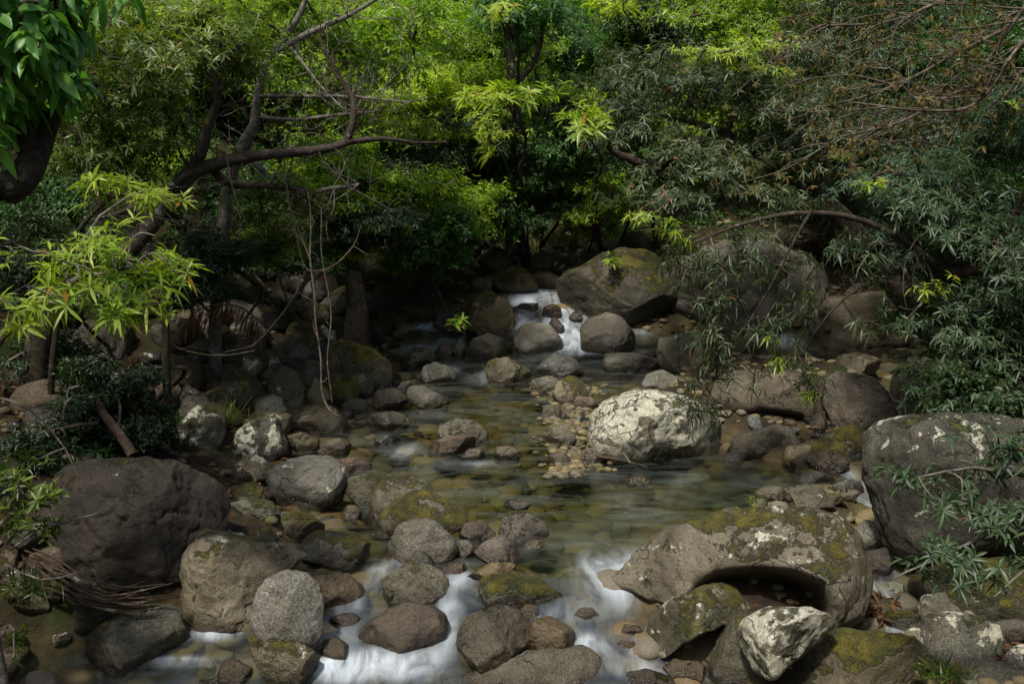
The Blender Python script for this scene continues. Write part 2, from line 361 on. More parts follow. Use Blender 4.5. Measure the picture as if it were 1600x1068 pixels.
# ------------------------------------------------------------------ rocks
def ico(sub):
    import bmesh
    bm = bmesh.new(); bmesh.ops.create_icosphere(bm, subdivisions=sub, radius=1)
    v = np.array([x.co[:] for x in bm.verts]); f = np.array([[q.index for q in t.verts] for t in bm.faces]); bm.free(); return v, f
ICO = {k: ico(k) for k in (2, 3, 4, 5, 6)}
def polar(poly, n=96):
    """radius of an outline seen from its middle, at n angles"""
    p = np.asarray(poly, float); q = np.roll(p, -1, 0)
    a = p[:, 0] * q[:, 1] - q[:, 0] * p[:, 1]; A = a.sum() / 2
    c = np.array([((p[:, 0] + q[:, 0]) * a).sum(), ((p[:, 1] + q[:, 1]) * a).sum()]) / (6 * A)
    th = np.arange(n) / n * 2 * np.pi; r = np.zeros(n)
    for k, t in enumerate(th):
        d = np.array([math.cos(t), math.sin(t)])
        for a_, b_ in zip(p - c, q - c):
            e = b_ - a_; den = d[0] * e[1] - d[1] * e[0]
            if abs(den) < 1e-12: continue
            s_ = (a_[0] * e[1] - a_[1] * e[0]) / den; u = (a_[0] * d[1] - a_[1] * d[0]) / den
            if s_ > 0 and -1e-6 <= u <= 1 + 1e-6: r[k] = max(r[k], s_)
    return c, r
def shape_rock(sub, r, depth, rg, facets=7, rough=1.0, boxy=.8):
    v, f = ICO[sub]; n = len(r)
    u, up, w_ = v[:, 0], v[:, 1], v[:, 2]
    sth = np.clip(np.hypot(u, up), 0, 1); th = np.arctan2(up, u)
    c = np.fft.rfft(r) / n; kk = np.arange(len(c)); rr = np.zeros(len(v))
    for k in range(0, 26):
        a = (1 if k == 0 else 2) * c[k]
        rr += np.real(a * np.exp(1j * k * th)) * sth ** (.75 * k)
    cs = sth ** boxy
    p = np.stack([rr * cs * np.cos(th), rr * cs * np.sin(th), depth * np.sign(w_) * np.abs(w_) ** .9], 1)
    size = np.array([r.mean(), r.mean(), depth])
    q = p / size
    for k in range(facets):
        nn = rg.normal(size=3) * np.array([.42, .42, 1.]); nn /= np.linalg.norm(nn)
        if rg.random() < .75: nn[2] = -abs(nn[2])
        off = rg.uniform(.55, .86); t = q @ nn - off; q = q - nn[None] * (np.maximum(t, 0) * rg.uniform(.7, .97))[:, None]
    p = q * size; s = r.mean(); sd = rg.uniform(0, 90, 3)
    nrm = v / np.linalg.norm(v, axis=1)[:, None]
    base = fbm(q * 1.1 + sd, 3) * .13 * rough
    det = fbm(q * 3.6 + sd, 4, .55) * .045 * rough
    rid = (1 - np.abs(fbm(q * 1.7 + sd + 9, 3)) * 2.5); rid = np.clip(rid - .82, 0, 1) * -.22 * rough
    return p + nrm * ((base + det + rid) * s)[:, None], f

PROPS = {}
def rock_props(o, tint, moss, lichen, wet, wl):
    o['tint'] = [float(t) for t in tint]; o['moss'] = float(moss); o['lichen'] = float(lichen); o['wet'] = float(wet); o['waterline'] = float(wl)
GREY = (.165, .155, .145); LGREY = (.23, .22, .205); BLUE = (.17, .18, .19); TAN = (.24, .20, .145); BROWN = (.13, .10, .075); DARK = (.095, .085, .075); PURP = (.15, .13, .125); RED = (.19, .12, .085); OLIVE = (.17, .15, .10)
ROCKS = []
def rock(label, poly, tint=GREY, moss=.15, lichen=.15, wet=0., yb=None, dD=0., dep=1., facets=7, rough=1., sub=5, name='rock', seed=None, dent=None, cat=None, group=None):
    poly = np.array(poly, float)
    if len(poly) == 4 and poly.ndim == 1:                  # cx, cy, width, height of a plain rounded stone
        cx, cy, ww, hh = poly; t = np.arange(20) / 20 * 2 * np.pi; rg0 = np.random.default_rng(int(cx * 7 + cy))
        e = 1 + .10 * np.cos(2 * t + rg0.uniform(0, 6)) * .6 + .07 * np.cos(3 * t + rg0.uniform(0, 6))
        poly = np.stack([cx + ww / 2 * e * np.sign(np.cos(t)) * np.abs(np.cos(t)) ** .85, cy + hh / 2 * e * np.sign(np.sin(t)) * np.abs(np.sin(t)) ** .85], 1)
    rg = np.random.default_rng(seed if seed is not None else int(abs(poly).sum()) % 100000)
    cx = (poly[:, 0].min() + poly[:, 0].max()) / 2; b = poly[:, 1].max() if yb is None else yb
    hit = ghit(cx, b - 2)
    wpx, hpx = np.ptp(poly[:, 0]), np.ptp(poly[:, 1])
    dpt = dep * .5 * (wpx * .55 + hpx * .45) / FPX * hit[1] * 1.02
    Yc = hit[1] + dpt * .55 + dD
    if poly[:, 1].max() - poly[:, 1].min() < 200:           # the foot sits below the ground line
        low = poly[:, 1] > poly[:, 1].max() - .25 * hpx; poly[low, 1] += .16 * hpx
    c2, r = polar(poly * np.array([1, -1])); ccx, ccy = c2[0], -c2[1]
    C = P(ccx, ccy, Yc); cv = C - np.array([0, 0, CAM_H]); dist = np.linalg.norm(cv); fw = cv / dist
    rt = np.cross(fw, [0, 0, 1]); rt /= np.linalg.norm(rt); up = np.cross(rt, fw)
    d0 = ray(ccx, ccy); k = dist / np.linalg.norm(d0) / FPX
    p, f = shape_rock(sub, r * k, dpt, rg, facets, rough)
    if dent is not None:
        pp = (np.array(dent, float) * [1, -1] - c2) * k
        x, y = p[:, 0], p[:, 1]; ins = np.zeros(len(x), bool); dm = np.full(len(x), 1e9)
        for a, q in zip(pp, np.roll(pp, -1, 0)):
            cr = ((a[1] > y) != (q[1] > y)) & (x < (q[0] - a[0]) * (y - a[1]) / (q[1] - a[1] + 1e-12) + a[0]); ins ^= cr
            e = q - a; t = np.clip(((x - a[0]) * e[0] + (y - a[1]) * e[1]) / (e @ e), 0, 1); dm = np.minimum(dm, np.hypot(x - a[0] - t * e[0], y - a[1] - t * e[1]))
        m = ins & (p[:, 2] < 0); push = sstep(0, .16, dm) * m
        p[:, 2] += push * (.72 * dpt - p[:, 2])
    o2 = (poly * [1, -1] - c2) * k                          # the finished stone fills its outline again
    for ax_ in (0, 1):
        lo, hi = o2[:, ax_].min(), o2[:, ax_].max(); a_, b_ = p[:, ax_].min(), p[:, ax_].max(); p[:, ax_] = lo + (p[:, ax_] - a_) * (hi - lo) / (b_ - a_)
    Mx = np.stack([rt, up, fw], 1); Vw = p @ Mx.T
    me = quads(name, Vw, f[:, ::-1]); o = link(name, me, M_ROCK, loc=C)
    wl = float(W(C[0], C[1] - dpt * .7)); aa_ = np.arange(8) * .785; rr_ = max(wpx * k / 2, dpt) * .95; inw = bool((G(C[0] + rr_ * np.cos(aa_), C[1] + rr_ * np.sin(aa_)) < W(C[0] + rr_ * np.cos(aa_), C[1] + rr_ * np.sin(aa_)) + .01).any())
    rock_props(o, tint, moss, lichen, wet, wl if inw else -9)
    if cat is None: cat = 'boulder' if name == 'boulder' else 'rock'
    tag(o, label, cat, group); ROCKS.append((C, max(wpx * k / 2, dpt), o)); return o
def B(*a, **k): return rock(*a, name='boulder', **k)
B('huge dark brown boulder with leaf litter on top, on the left bank', [(60,900),(72,790),(80,750),(110,722),(160,710),(230,712),(300,730),(345,757),(360,800),(350,832),(325,872),(300,905),(268,928),(220,935),(150,930),(90,912)], (.042,.034,.026), .2, .2, sub=6, dep=.8, dD=.1)  # brown tint darkened further in place of shade that misses it
B('big tan boulder with mossy shoulders, propped against the huge dark brown boulder', [(283,930),(290,905),(318,870),(345,838),(385,824),(430,822),(465,834),(482,858),(475,880),(455,900),(440,930),(400,965),(380,972),(340,968),(290,972)], (.27,.24,.19), .40, .42, sub=6)
B('smooth upright grey boulder leaning on the big tan boulder', [(390,960),(394,930),(420,902),(450,890),(485,894),(503,913),(507,940),(502,985),(488,998),(455,985),(420,988),(395,982)], (.22,.215,.215), .05, .32, dD=-.25, dep=.9)
B('cracked olive block of rock carrying the smooth upright grey boulder', [(390,990),(420,985),(465,982),(492,1000),(500,1030),(496,1062),(440,1070),(415,1052),(395,1022)], (.15,.135,.10), .52, .25, dD=-.05, facets=11)
B('dark egg-shaped boulder beside the small foam chute at the lower left', [(138,1030),(148,992),(178,962),(215,946),(255,948),(282,962),(290,1000),(272,1028),(220,1042),(165,1045)], (.105,.10,.085), .25, .05)
B('broad smooth grey boulder with white lichen specks on its crown', [(418,745),(430,722),(470,710),(510,712),(540,730),(547,752),(530,775),(500,790),(450,788),(425,775)], (.17,.165,.16), .0, .36)
B('pointed lichen-tipped rock behind the mossy wedge-shaped boulder', [(573,795),(583,765),(610,745),(640,740),(665,745),(672,765),(640,790),(600,822),(580,815)], (.15,.14,.11), .5, .4, dD=.15)
B('mossy wedge-shaped boulder in the middle of the pool edge', [(585,822),(592,797),(620,777),(662,764),(700,777),(732,800),(728,817),(700,827),(655,824),(615,834),(595,834)], (.15,.14,.11), .66, .3, dD=-.12, dep=.75)
B('rounded grey boulder with one yellow moss spot below the mossy wedge', [(603,865),(608,845),(622,822),(650,809),(680,814),(705,835),(717,857),(712,874),(660,880),(610,882)], (.155,.145,.135), .14, .08)
B('low grey boulder with a mustard moss patch next to the tan boulder', [(470,850),(478,832),(510,826),(545,835),(570,855),(580,872),(565,883),(500,887),(475,875)], (.14,.135,.12), .46, .2)
rock('small mossy rock behind the low grey boulder with a mustard patch', [(440,830),(445,808),(465,796),(490,802),(508,822),(505,838),(470,843)], OLIVE, .58, .4)
rock('brown wet rock with bright green moss on its edge, beside the foam', [(480,905),(500,889),(540,893),(570,915),(577,935),(550,946),(500,944),(485,928)], (.14,.11,.07), .25, .1, .3)
B('angular grey-brown boulder above the white foam with a green moss dab', [(596,927),(603,902),(632,886),(655,875),(690,885),(703,905),(706,930),(690,942),(650,940),(602,945)], (.15,.14,.115), .2, .1, facets=11)
B('glossy wet boulder surrounded by white foam in the lower cascade', [(560,990),(572,965),(605,945),(640,940),(680,948),(698,962),(702,985),(692,1005),(650,1016),(590,1022),(568,1012)], (.16,.13,.105), .0, .02, .75)
B('dark blocky wet boulder splitting the white foam', [(711,1020),(714,985),(735,957),(775,944),(815,949),(829,968),(826,995),(810,1015),(770,1025),(752,1047),(730,1047),(714,1036)], (.13,.115,.095), .05, .03, .5, facets=11)
rock('brown wet rock tucked beside the dark blocky wet boulder', [(825,1018),(830,980),(850,962),(880,965),(900,990),(890,1007),(860,1022),(835,1026)], (.16,.12,.075), .05, .03, .6)
B('long cracked slab-like boulder at the bottom of the cascade', [(690,1066),(770,1045),(830,1020),(880,1012),(915,1007),(942,1022),(953,1050),(952,1085),(900,1110),(780,1110),(720,1085)], (.14,.125,.105), .0, .08, .1, yb=1085)
B('dark lozenge-shaped boulder with a mossy ridge above the cascade', [(746,932),(748,912),(770,898),(810,892),(850,900),(880,925),(884,937),(850,943),(790,944),(760,950)], (.10,.095,.075), .48, .05, .1)
rock('grey rock with a green moss cap at the head of the stony spit', [(778,835),(785,810),(800,797),(825,798),(850,815),(858,832),(840,843),(800,845)], (.14,.13,.12), .36, .05)
rock('smooth purplish brown stone on the stony spit', [(740,862),(748,843),(775,836),(800,843),(812,860),(805,876),(780,880),(745,877)], PURP, .0, .05)
B('great arching boulder with a dark hollow underneath', [(950,968),(962,945),(980,915),(1010,880),(1050,842),(1100,816),(1150,798),(1210,787),(1262,785),(1302,796),(1335,822),(1350,868),(1354,905),(1345,945),(1290,985),(1200,1000),(1100,1010),(1020,1010),(965,995)], (.19,.17,.145), .38, .42, sub=6, dep=.8, facets=4, rough=.7, yb=960, dent=[(1085,1030),(1080,960),(1100,915),(1135,888),(1190,876),(1245,874),(1290,890),(1306,930),(1300,1030)], seed=12)
B('tilted mossy boulder leaning at the left foot of the great arching boulder', [(1008,1002),(1025,980),(1060,945),(1100,917),(1140,907),(1170,925),(1175,948),(1150,967),(1100,987),(1060,1010),(1025,1018),(1010,1012)], (.13,.125,.09), .52, .5, dD=-.1)
B('dark rounded boulder under the white lichen boulder', [(1104,1035),(1115,1000),(1150,970),(1190,950),(1230,960),(1240,1000),(1205,1045),(1185,1070),(1120,1062)], (.115,.11,.085), .42, .15, dD=.05)
B('boulder crusted almost white with lichen in front of the dark hollow', [(1150,1000),(1165,975),(1200,953),(1250,943),(1290,948),(1302,963),(1280,995),(1250,1020),(1215,1046),(1188,1042),(1160,1012)], (.15,.14,.12), .1, .82, dD=-.3, facets=5)
B('broad brown-green boulder beside the white lichen boulder', [(1258,1035),(1275,1000),(1310,985),(1360,980),(1420,982),(1442,1000),(1432,1042),(1400,1085),(1300,1092),(1262,1065)], (.13,.115,.08), .52, .22)
rock('small round mossy stone against the broad brown-green boulder', [1383,1042,52,46], OLIVE, .62, .1, dD=-.2)
B('rough angular boulder with grey lichen near the grass at the lower right', [(1406,1012),(1430,990),(1490,953),(1530,965),(1568,987),(1562,1012),(1520,1032),(1470,1052),(1430,1047),(1408,1034)], (.13,.125,.11), .2, .52, facets=12, rough=1.5)
rock('whitish lichened rock above the rough angular boulder', [(1436,955),(1445,938),(1480,925),(1515,930),(1520,950),(1490,970),(1450,977)], (.16,.155,.13), .1, .6, facets=10, rough=1.4)
rock('bleached knob of stone left of the rough angular boulder', [1420,1012,46,62], (.18,.17,.14), .2, .62, dD=-.1)
B('plain grey boulder cut off by the lower right corner', [(1492,1060),(1510,1040),(1550,1034),(1600,1045),(1640,1060),(1620,1100),(1500,1095)], (.11,.105,.09), .05, .1, yb=1075)
B('low mossy slab under the overhanging leafy bush on the right', [(1425,940),(1440,912),(1500,886),(1560,868),(1630,858),(1650,960),(1560,978),(1470,965)], (.11,.105,.075), .62, .3, dep=1.2)
rock('dark mossy stone beside the little white waterfall', [(1375,975),(1390,958),(1420,952),(1440,965),(1438,980),(1385,984)], (.09,.085,.06), .5, .2)
B('huge lichen-speckled boulder half hidden by the leafy bush on the right', [(1344,725),(1358,697),(1400,680),(1450,668),(1500,658),(1560,648),(1650,640),(1680,800),(1610,885),(1520,892),(1440,892),(1400,870),(1375,820),(1350,772)], (.085,.08,.07), .2, .40, sub=6, dep=.7, facets=5)
B('large pale boulder crusted with cracked white lichen in mid-stream', [(917,692),(922,650),(940,628),(985,608),(1015,606),(1060,617),(1095,632),(1120,655),(1128,677),(1112,700),(1060,718),(990,722),(940,716),(920,706)], (.22,.205,.175), .22, .93, sub=6, facets=9, rough=.8)
B('enormous dark boulder beside the upper white cascade', [(868,460),(873,440),(900,424),(935,400),(975,385),(1020,390),(1055,402),(1065,470),(1035,507),(990,512),(930,497),(885,482)], (.085,.077,.06), .42, .1, sub=6, dep=.9, facets=5, rough=.7)
B('enormous bare grey boulder behind the drooping foliage', [(1018,503),(1022,470),(1045,440),(1085,405),(1130,382),(1180,374),(1240,394),(1290,422),(1294,460),(1278,502),(1200,527),(1100,522),(1030,523)], (.19,.175,.17), .08, .2, sub=6, dep=.7)
B('smooth tan boulder standing right of the enormous bare grey boulder', [(1275,532),(1278,495),(1295,470),(1340,460),(1400,452),(1445,468),(1435,520),(1370,542),(1310,547)], (.21,.18,.14), .1, .1)
B('grey domed boulder standing below the upper white cascade', [(908,542),(905,515),(920,495),(945,487),(970,495),(988,522),(993,540),(960,555),(915,557)], (.175,.165,.155), .05, .1, rough=.7)
B('pale potato-shaped boulder at the foot of the upper cascade', [(802,530),(810,512),(835,503),(860,510),(878,530),(880,545),(855,554),(810,549)], (.25,.24,.225), .0, .12, rough=.6)
B('tan mossy boulder bordering the left side of the upper cascade', [(727,480),(740,460),(765,452),(790,462),(806,490),(805,515),(780,525),(735,512)], (.27,.21,.12), .45, .1)
rock('speckled yellow-mossed stone alone in the upper pool', [(757,577),(765,560),(790,557),(820,575),(831,588),(820,599),(780,601),(762,593)], (.20,.19,.14), .42, .3)
rock('flat bluish grey stone washed by water under the potato-shaped boulder', [(828,576),(840,562),(870,551),(900,553),(918,568),(915,582),(870,587),(835,585)], BLUE, .0, .12, .25)
rock('rounded stone with a moss cap where the gravel bar begins', [(863,615),(870,597),(890,586),(912,593),(920,612),(910,630),(870,632)], (.20,.18,.13), .40, .1)
rock('grey half-sunk stone left of the moss-capped stone', [855,600,52,26], GREY, .0, .1)
rock('low split grey rock right of the grey domed boulder', [(942,566),(955,553),(990,550),(1022,560),(1030,575),(1000,584),(955,580)], (.15,.145,.135), .05, .1)
rock('small low stone behind the low split grey rock', [1008,554,44,16], GREY, 0, .1)
B('squarish grey boulder at the edge of the drooping foliage', [(1025,552),(1029,528),(1060,520),(1100,522),(1112,560),(1085,582),(1032,574)], (.15,.14,.12), .15, .3)
rock('pale grey stone just above the white lichen-crusted boulder', [(1003,598),(1010,585),(1035,577),(1060,590),(1064,608),(1010,608)], (.19,.19,.185), .0, .25)
B('dark mossy-topped boulder above the tan mossy boulder', [(764,440),(775,422),(800,415),(828,420),(842,440),(835,458),(790,462)], (.15,.13,.08), .62, .05)
B('brownish boulder topping the rock pile over the upper cascade', [(815,420),(822,400),(845,393),(868,402),(874,420),(860,433),(825,434)], (.14,.125,.10), .28, .25)
B('long moss-backed boulder lying on the left bank', [(526,552),(534,530),(560,533),(590,550),(615,572),(613,598),(582,610),(545,602),(530,580)], (.095,.085,.06), .52, .1)
rock('pale rounded stone at the left edge of the upper pool', [(658,592),(664,573),(685,565),(705,572),(714,590),(705,600),(665,600)], (.21,.205,.19), .0, .12)
rock('broad tan-grey stone above the pale rounded stone', [(625,563),(636,545),(660,540),(680,547),(683,563),(660,572),(632,570)], (.17,.155,.12), .2, .15)
rock('long thin slab tilting into the upper pool', [(635,612),(640,601),(665,606),(700,628),(702,639),(670,634),(642,625)], (.18,.17,.155), .0, .15, rough=.8)
rock('flat-topped stone left of the long tilting slab', [(580,628),(590,610),(615,606),(638,614),(640,630),(615,639),(585,637)], (.17,.155,.13), .05, .15)
rock('low stone behind the long tilting slab', [(616,608),(630,594),(650,593),(657,602),(645,610)], (.17,.155,.12), .2, .1)
rock('half-submerged oval stone by the left edge of the pool', [(572,660),(585,647),(615,642),(640,650),(643,664),(610,669),(578,668)], (.155,.14,.12), .0, .05, .1)
B('domed cracked stone with a moss patch in mid-stream', [(682,678),(688,660),(715,652),(745,656),(763,675),(765,688),(735,694),(690,690)], (.135,.13,.11), .34, .15)
rock('flat reddish brown stone touching the domed cracked stone', [(667,702),(690,688),(720,679),(740,685),(745,700),(720,708),(680,709)], (.16,.12,.10), .0, .05, .1)
rock('small dark stone alone in the riffle', [(583,692),(588,682),(605,679),(616,688),(612,698),(590,698)], (.13,.13,.13), .0, .2, .3)
rock('sandy stone half-buried at the left shore', [(495,705),(505,688),(530,684),(550,698),(548,712),(510,713)], (.17,.15,.11), .0, .2)
rock('mossy cobble at the left shore beside the sandy stone', [(450,700),(452,680),(475,674),(498,682),(500,702),(470,710)], (.15,.135,.09), .4, .2)
B('tall dark oval boulder standing on the left bank', [(418,610),(425,582),(445,571),(466,580),(475,610),(472,638),(445,644),(422,635)], (.10,.09,.08), .2, .2)
rock('olive upright stone beside the tall dark oval boulder', [(475,620),(482,592),(500,585),(516,600),(520,628),(505,640),(480,638)], (.13,.12,.075), .42, .1)
B('bright-moss-sided boulder under the hanging vines', [(503,615),(515,588),(540,580),(562,602),(556,630),(520,637),(508,630)], (.10,.095,.055), .62, .05)
rock('dark flat stone at the foot of the bright-moss-sided boulder', [(478,648),(490,634),(515,630),(538,643),(536,654),(500,657)], (.11,.11,.11), .0, .15)
rock('round grey stone on the shore under the hanging vines', [556,635,40,26], (.15,.145,.13), .05, .1)
B('black rock blotched with grey lichen and one yellow-moss corner', [(350,700),(354,668),(395,652),(440,658),(452,690),(446,716),(400,722),(362,716)], (.07,.065,.055), .32, .58, facets=9)
B('rock scaled with white lichen flakes left of the black blotched rock', [(274,680),(280,645),(310,632),(340,645),(352,680),(335,700),(290,700)], (.08,.075,.06), .2, .68, facets=9)
rock('tan rock with a white lichen face above the broad smooth grey boulder', [(360,738),(368,716),(395,709),(425,715),(432,735),(410,748),(368,750)], (.17,.15,.11), .25, .5)
rock('flat long block between the huge dark boulder and the broad grey boulder', [(356,797),(362,782),(400,778),(435,783),(438,802),(410,812),(362,812)], (.125,.12,.10), .3, .2, facets=10)
rock('mossy slab lying above the flat long block', [(356,772),(370,758),(400,752),(412,765),(405,780),(362,784)], (.14,.13,.08), .55, .2)
rock('grey lichened stone at the shore above the broad smooth grey boulder', [(440,665),(448,648),(470,643),(484,657),(480,672),(455,675)], (.17,.165,.14), .2, .35)
B('dark olive boulder between the broad grey boulder and the mossy wedge', [(541,765),(550,745),(585,738),(615,742),(618,765),(590,787),(555,787)], (.12,.115,.08), .38, .1)
rock('flat reddish stone behind the dark olive boulder', [(520,728),(530,716),(560,714),(582,726),(575,740),(535,740)], (.19,.14,.11), .0, .1, .1)
rock('small brown stone in the shallow left pool', [(533,800),(540,788),(556,788),(566,800),(560,812),(538,812)], (.18,.15,.11), .0, .1)
rock('brown rock beside the smooth purplish stone', [(716,832),(725,816),(750,811),(776,820),(776,838),(740,845),(718,845)], (.17,.14,.11), .15, .1)
rock('little dark grey stone wedged left of the smooth purplish stone', [728,856,32,28], (.14,.13,.12), .05, .1)
rock('dark knob behind the angular grey-brown boulder', [(638,882),(645,868),(658,860),(674,866),(680,885),(650,892)], (.10,.095,.085), .1, .05)
rock('reddish wet cobble behind the angular grey-brown boulder', [(690,890),(700,879),(722,879),(731,890),(722,900),(698,900)], (.17,.11,.08), .0, .05, .5)
rock('smooth tan wet stone above the dark lozenge-shaped boulder', [(724,900),(738,882),(770,878),(800,884),(808,895),(770,905),(735,912)], (.25,.20,.12), .15, .1, .4)
rock('small brown dome poking out of the foam at left', [(513,972),(525,960),(550,957),(565,968),(555,980),(520,980)], (.14,.09,.06), .0, .0, .8)
rock('brown wet lump at the left end of the white foam', [(500,1018),(508,998),(528,994),(546,1008),(545,1028),(515,1038)], (.13,.095,.06), .0, .05, .7)
rock('wet brown rock at the bottom edge under the foam chute', [(340,1050),(352,1030),(380,1028),(395,1045),(390,1068),(350,1070)], (.10,.08,.055), .1, .05, .4)
rock('mossy stone cut by the bottom edge left of the foam', [(303,1072),(315,1058),(340,1058),(358,1072),(350,1090),(310,1090)], (.14,.13,.10), .45, .3, yb=1078)
rock('wet pebbly rock in the water left of the arching boulder', [(895,962),(905,950),(925,948),(937,960),(930,970),(900,970)], (.15,.12,.09), .0, .05, .7)
rock('small lumpy rock between the lozenge boulder and the wet brown rock', [(812,955),(820,943),(836,945),(842,958),(830,970),(816,968)], (.13,.10,.07), .0, .0, .6)
rock('small golden stone perched over the lower right rapids', [(995,1038),(998,1024),(1012,1020),(1028,1032),(1030,1046),(1008,1050)], (.22,.17,.09), .25, .05, .3, dD=.1)
B('dark wet boulder at the bottom edge below the small golden stone', [(970,1075),(985,1052),(1015,1045),(1050,1055),(1062,1080),(1040,1100),(985,1100)], (.09,.075,.05), .2, .0, .6, yb=1085)
rock('brown wet slab slanting into the lower right rapids', [(1035,1045),(1050,1030),(1078,1030),(1100,1050),(1104,1070),(1060,1070)], (.14,.10,.06), .1, .05, .6)
rock('small round stone at the foot of the tilted mossy boulder', [(960,1008),(970,1000),(990,1000),(998,1010),(985,1018),(965,1017)], (.20,.16,.12), .0, .05, .5)
rock('flat sunken stone in the rapids before the tilted mossy boulder', [(968,985),(980,975),(1000,976),(1006,988),(990,994),(972,993)], (.20,.15,.10), .0, .05, .5)
B('low grey boulder right of the white lichen-crusted boulder', [(1136,708),(1150,690),(1175,668),(1200,660),(1235,670),(1248,692),(1235,712),(1180,716),(1150,714)], (.15,.135,.12), .15, .1)
B('squat boulder capped with ochre moss near the right channel', [(1258,718),(1264,692),(1290,682),(1315,690),(1327,716),(1312,736),(1272,740)], (.14,.12,.10), .50, .05)
rock('mossy stone behind the squat boulder with ochre cap', [(1300,690),(1308,670),(1330,662),(1355,672),(1367,692),(1350,706),(1315,706)], (.12,.105,.06), .58, .05)
B('domed purplish brown boulder under the hanging twigs at right', [(1278,652),(1284,610),(1308,590),(1345,581),(1382,602),(1408,635),(1404,660),(1345,672),(1290,664)], (.15,.125,.11), .25, .15)
B('boulder blanketed with golden moss near the right edge', [(1410,662),(1418,636),(1450,617),(1500,618),(1545,640),(1535,672),(1455,678)], (.10,.09,.05), .80, .0)
rock('dark wedge stone lying against the golden-moss boulder', [(1360,655),(1370,645),(1400,658),(1415,670),(1405,680),(1378,676)], (.10,.095,.085), .2, .1)
rock('flat dark stone in the upper right channel', [(1302,572),(1315,556),(1345,550),(1375,560),(1376,578),(1330,585)], (.12,.105,.08), .25, .1)
B('shadowy undercut boulder behind the drooping foliage', [(1100,628),(1115,600),(1160,582),(1230,574),(1280,590),(1292,640),(1265,664),(1150,672),(1108,662)], (.12,.10,.08), .2, .15, dent=[(1120,690),(1140,650),(1190,636),(1240,640),(1265,690)], dD=.25)
B('black mossy boulder in the deep shade at right', [(1392,620),(1395,580),(1420,555),(1460,555),(1480,590),(1470,620),(1430,632)], (.07,.065,.05), .35, .1)
rock('small round grey stone beside the squat ochre-capped boulder', [1276,747,56,20], (.16,.155,.15), .0, .1)
rock('lumpy grey stones merging behind the great arching boulder', [(1222,790),(1228,765),(1255,755),(1290,762),(1306,785),(1290,800),(1240,800)], (.15,.14,.12), .15, .3, facets=12, rough=1.8)
rock('light round cobble left of the lumpy grey stones', [1203,772,44,26], (.19,.17,.13), .0, .1)
rock('pale block of stone wedged right of the great arching boulder', [(1335,845),(1345,825),(1368,812),(1380,830),(1372,850),(1350,862)], (.24,.235,.22), .0, .2, facets=11)
rock('dark wedge under the pale block by the waterfall', [(1345,880),(1352,862),(1385,850),(1395,870),(1380,892),(1355,900)], (.10,.08,.07), .1, .05, .3)
rock('small dark rock in the right channel beside the huge lichen-speckled boulder', [(1308,762),(1316,748),(1342,748),(1350,764),(1330,775)], (.12,.115,.11), .0, .15)
B('mossy brown boulder up on the left bank near the dark trunk', [(578,478),(586,448),(610,440),(640,446),(645,470),(620,482),(590,484)], (.09,.075,.05), .4, .1)
rock('round mossy rock in front of the dark trunk', [(572,512),(575,490),(592,480),(612,488),(617,508),(600,520),(580,520)], (.09,.085,.05), .6, .05)
rock('dark mossy-crowned rock between the two bank boulders', [(650,465),(654,445),(670,438),(684,448),(682,468),(665,478)], (.10,.09,.07), .4, .15)
B('grey wide rock beside the little left inlet', [(677,508),(684,488),(708,483),(726,490),(722,508),(700,517)], (.13,.12,.11), .05, .2)
rock('pointed brown rock below the tan mossy boulder', [(730,552),(738,530),(758,520),(782,533),(789,550),(762,560)], (.18,.155,.135), .05, .15)
rock('little tan stone between the pointed rock and the tan mossy boulder', [(741,518),(748,502),(764,497),(773,510),(770,525),(752,527)], (.22,.20,.14), .25, .1)
rock('upright grey pebble-like stone left of the pointed brown rock', [(706,552),(710,532),(722,527),(729,542),(727,557)], (.19,.19,.17), .1, .3)
rock('small purple-brown stone at the inlet mouth', [(684,550),(690,535),(704,537),(708,552),(695,558)], PURP, 0, .1)
rock('rounded dark rock in the upper cascade', [(846,492),(849,480),(862,474),(875,480),(878,494),(862,500)], (.12,.09,.055), .2, .0, .7)
rock('small wet brown rock low in the upper cascade', [(856,512),(862,499),(874,495),(882,508),(880,522),(866,524)], (.14,.115,.10), .0, .0, .7)
rock('thin wet ledge crossing the upper cascade', [(800,482),(812,473),(835,473),(842,481),(828,487),(805,486)], (.11,.08,.06), .0, .0, .8)
rock('wet knob right of the upper cascade', [(888,497),(895,484),(906,486),(910,500),(898,506)], (.12,.10,.07), .1, .0, .6)
rock('grey shore rock at the top of the gravel bar', [(843,650),(850,632),(872,630),(885,645),(872,655)], (.16,.15,.12), .05, .1)
rock('brown angular rock near the middle of the gravel bar', [(857,690),(868,668),(885,663),(900,678),(895,697),(868,698)], (.14,.125,.10), .05, .1)
rock('brown low rock left end of the gravel spit', [(771,717),(778,698),(800,696),(815,705),(812,720),(785,722)], (.14,.12,.095), .0, .1)
rock('dark triangular stone at the riffle beside the spit', [(720,715),(730,700),(745,700),(758,712),(752,720),(728,720)], (.13,.12,.10), .0, .1, .2)
rock('brown rock touching the foot of the white lichen-crusted boulder', [(905,722),(908,704),(925,698),(940,710),(938,726),(918,728)], (.14,.12,.09), .1, .1)
rock('flat brown rock on the gravel spit', [(852,722),(862,708),(885,706),(892,718),(878,725)], (.16,.13,.10), .0, .1)
rock('lone low stone in the calm middle pool', [(976,754),(985,746),(1005,743),(1018,750),(1012,758),(988,759)], (.20,.18,.13), .0, .1)
rock('small grey stone behind the grey moss-capped rock', [(786,790),(795,780),(815,778),(830,786),(825,794),(798,795)], (.17,.17,.15), .0, .2)
rock('grey cobble right of the smooth purplish stone', [(815,855),(824,843),(845,842),(858,850),(848,860),(822,861)], (.19,.18,.16), .0, .1)
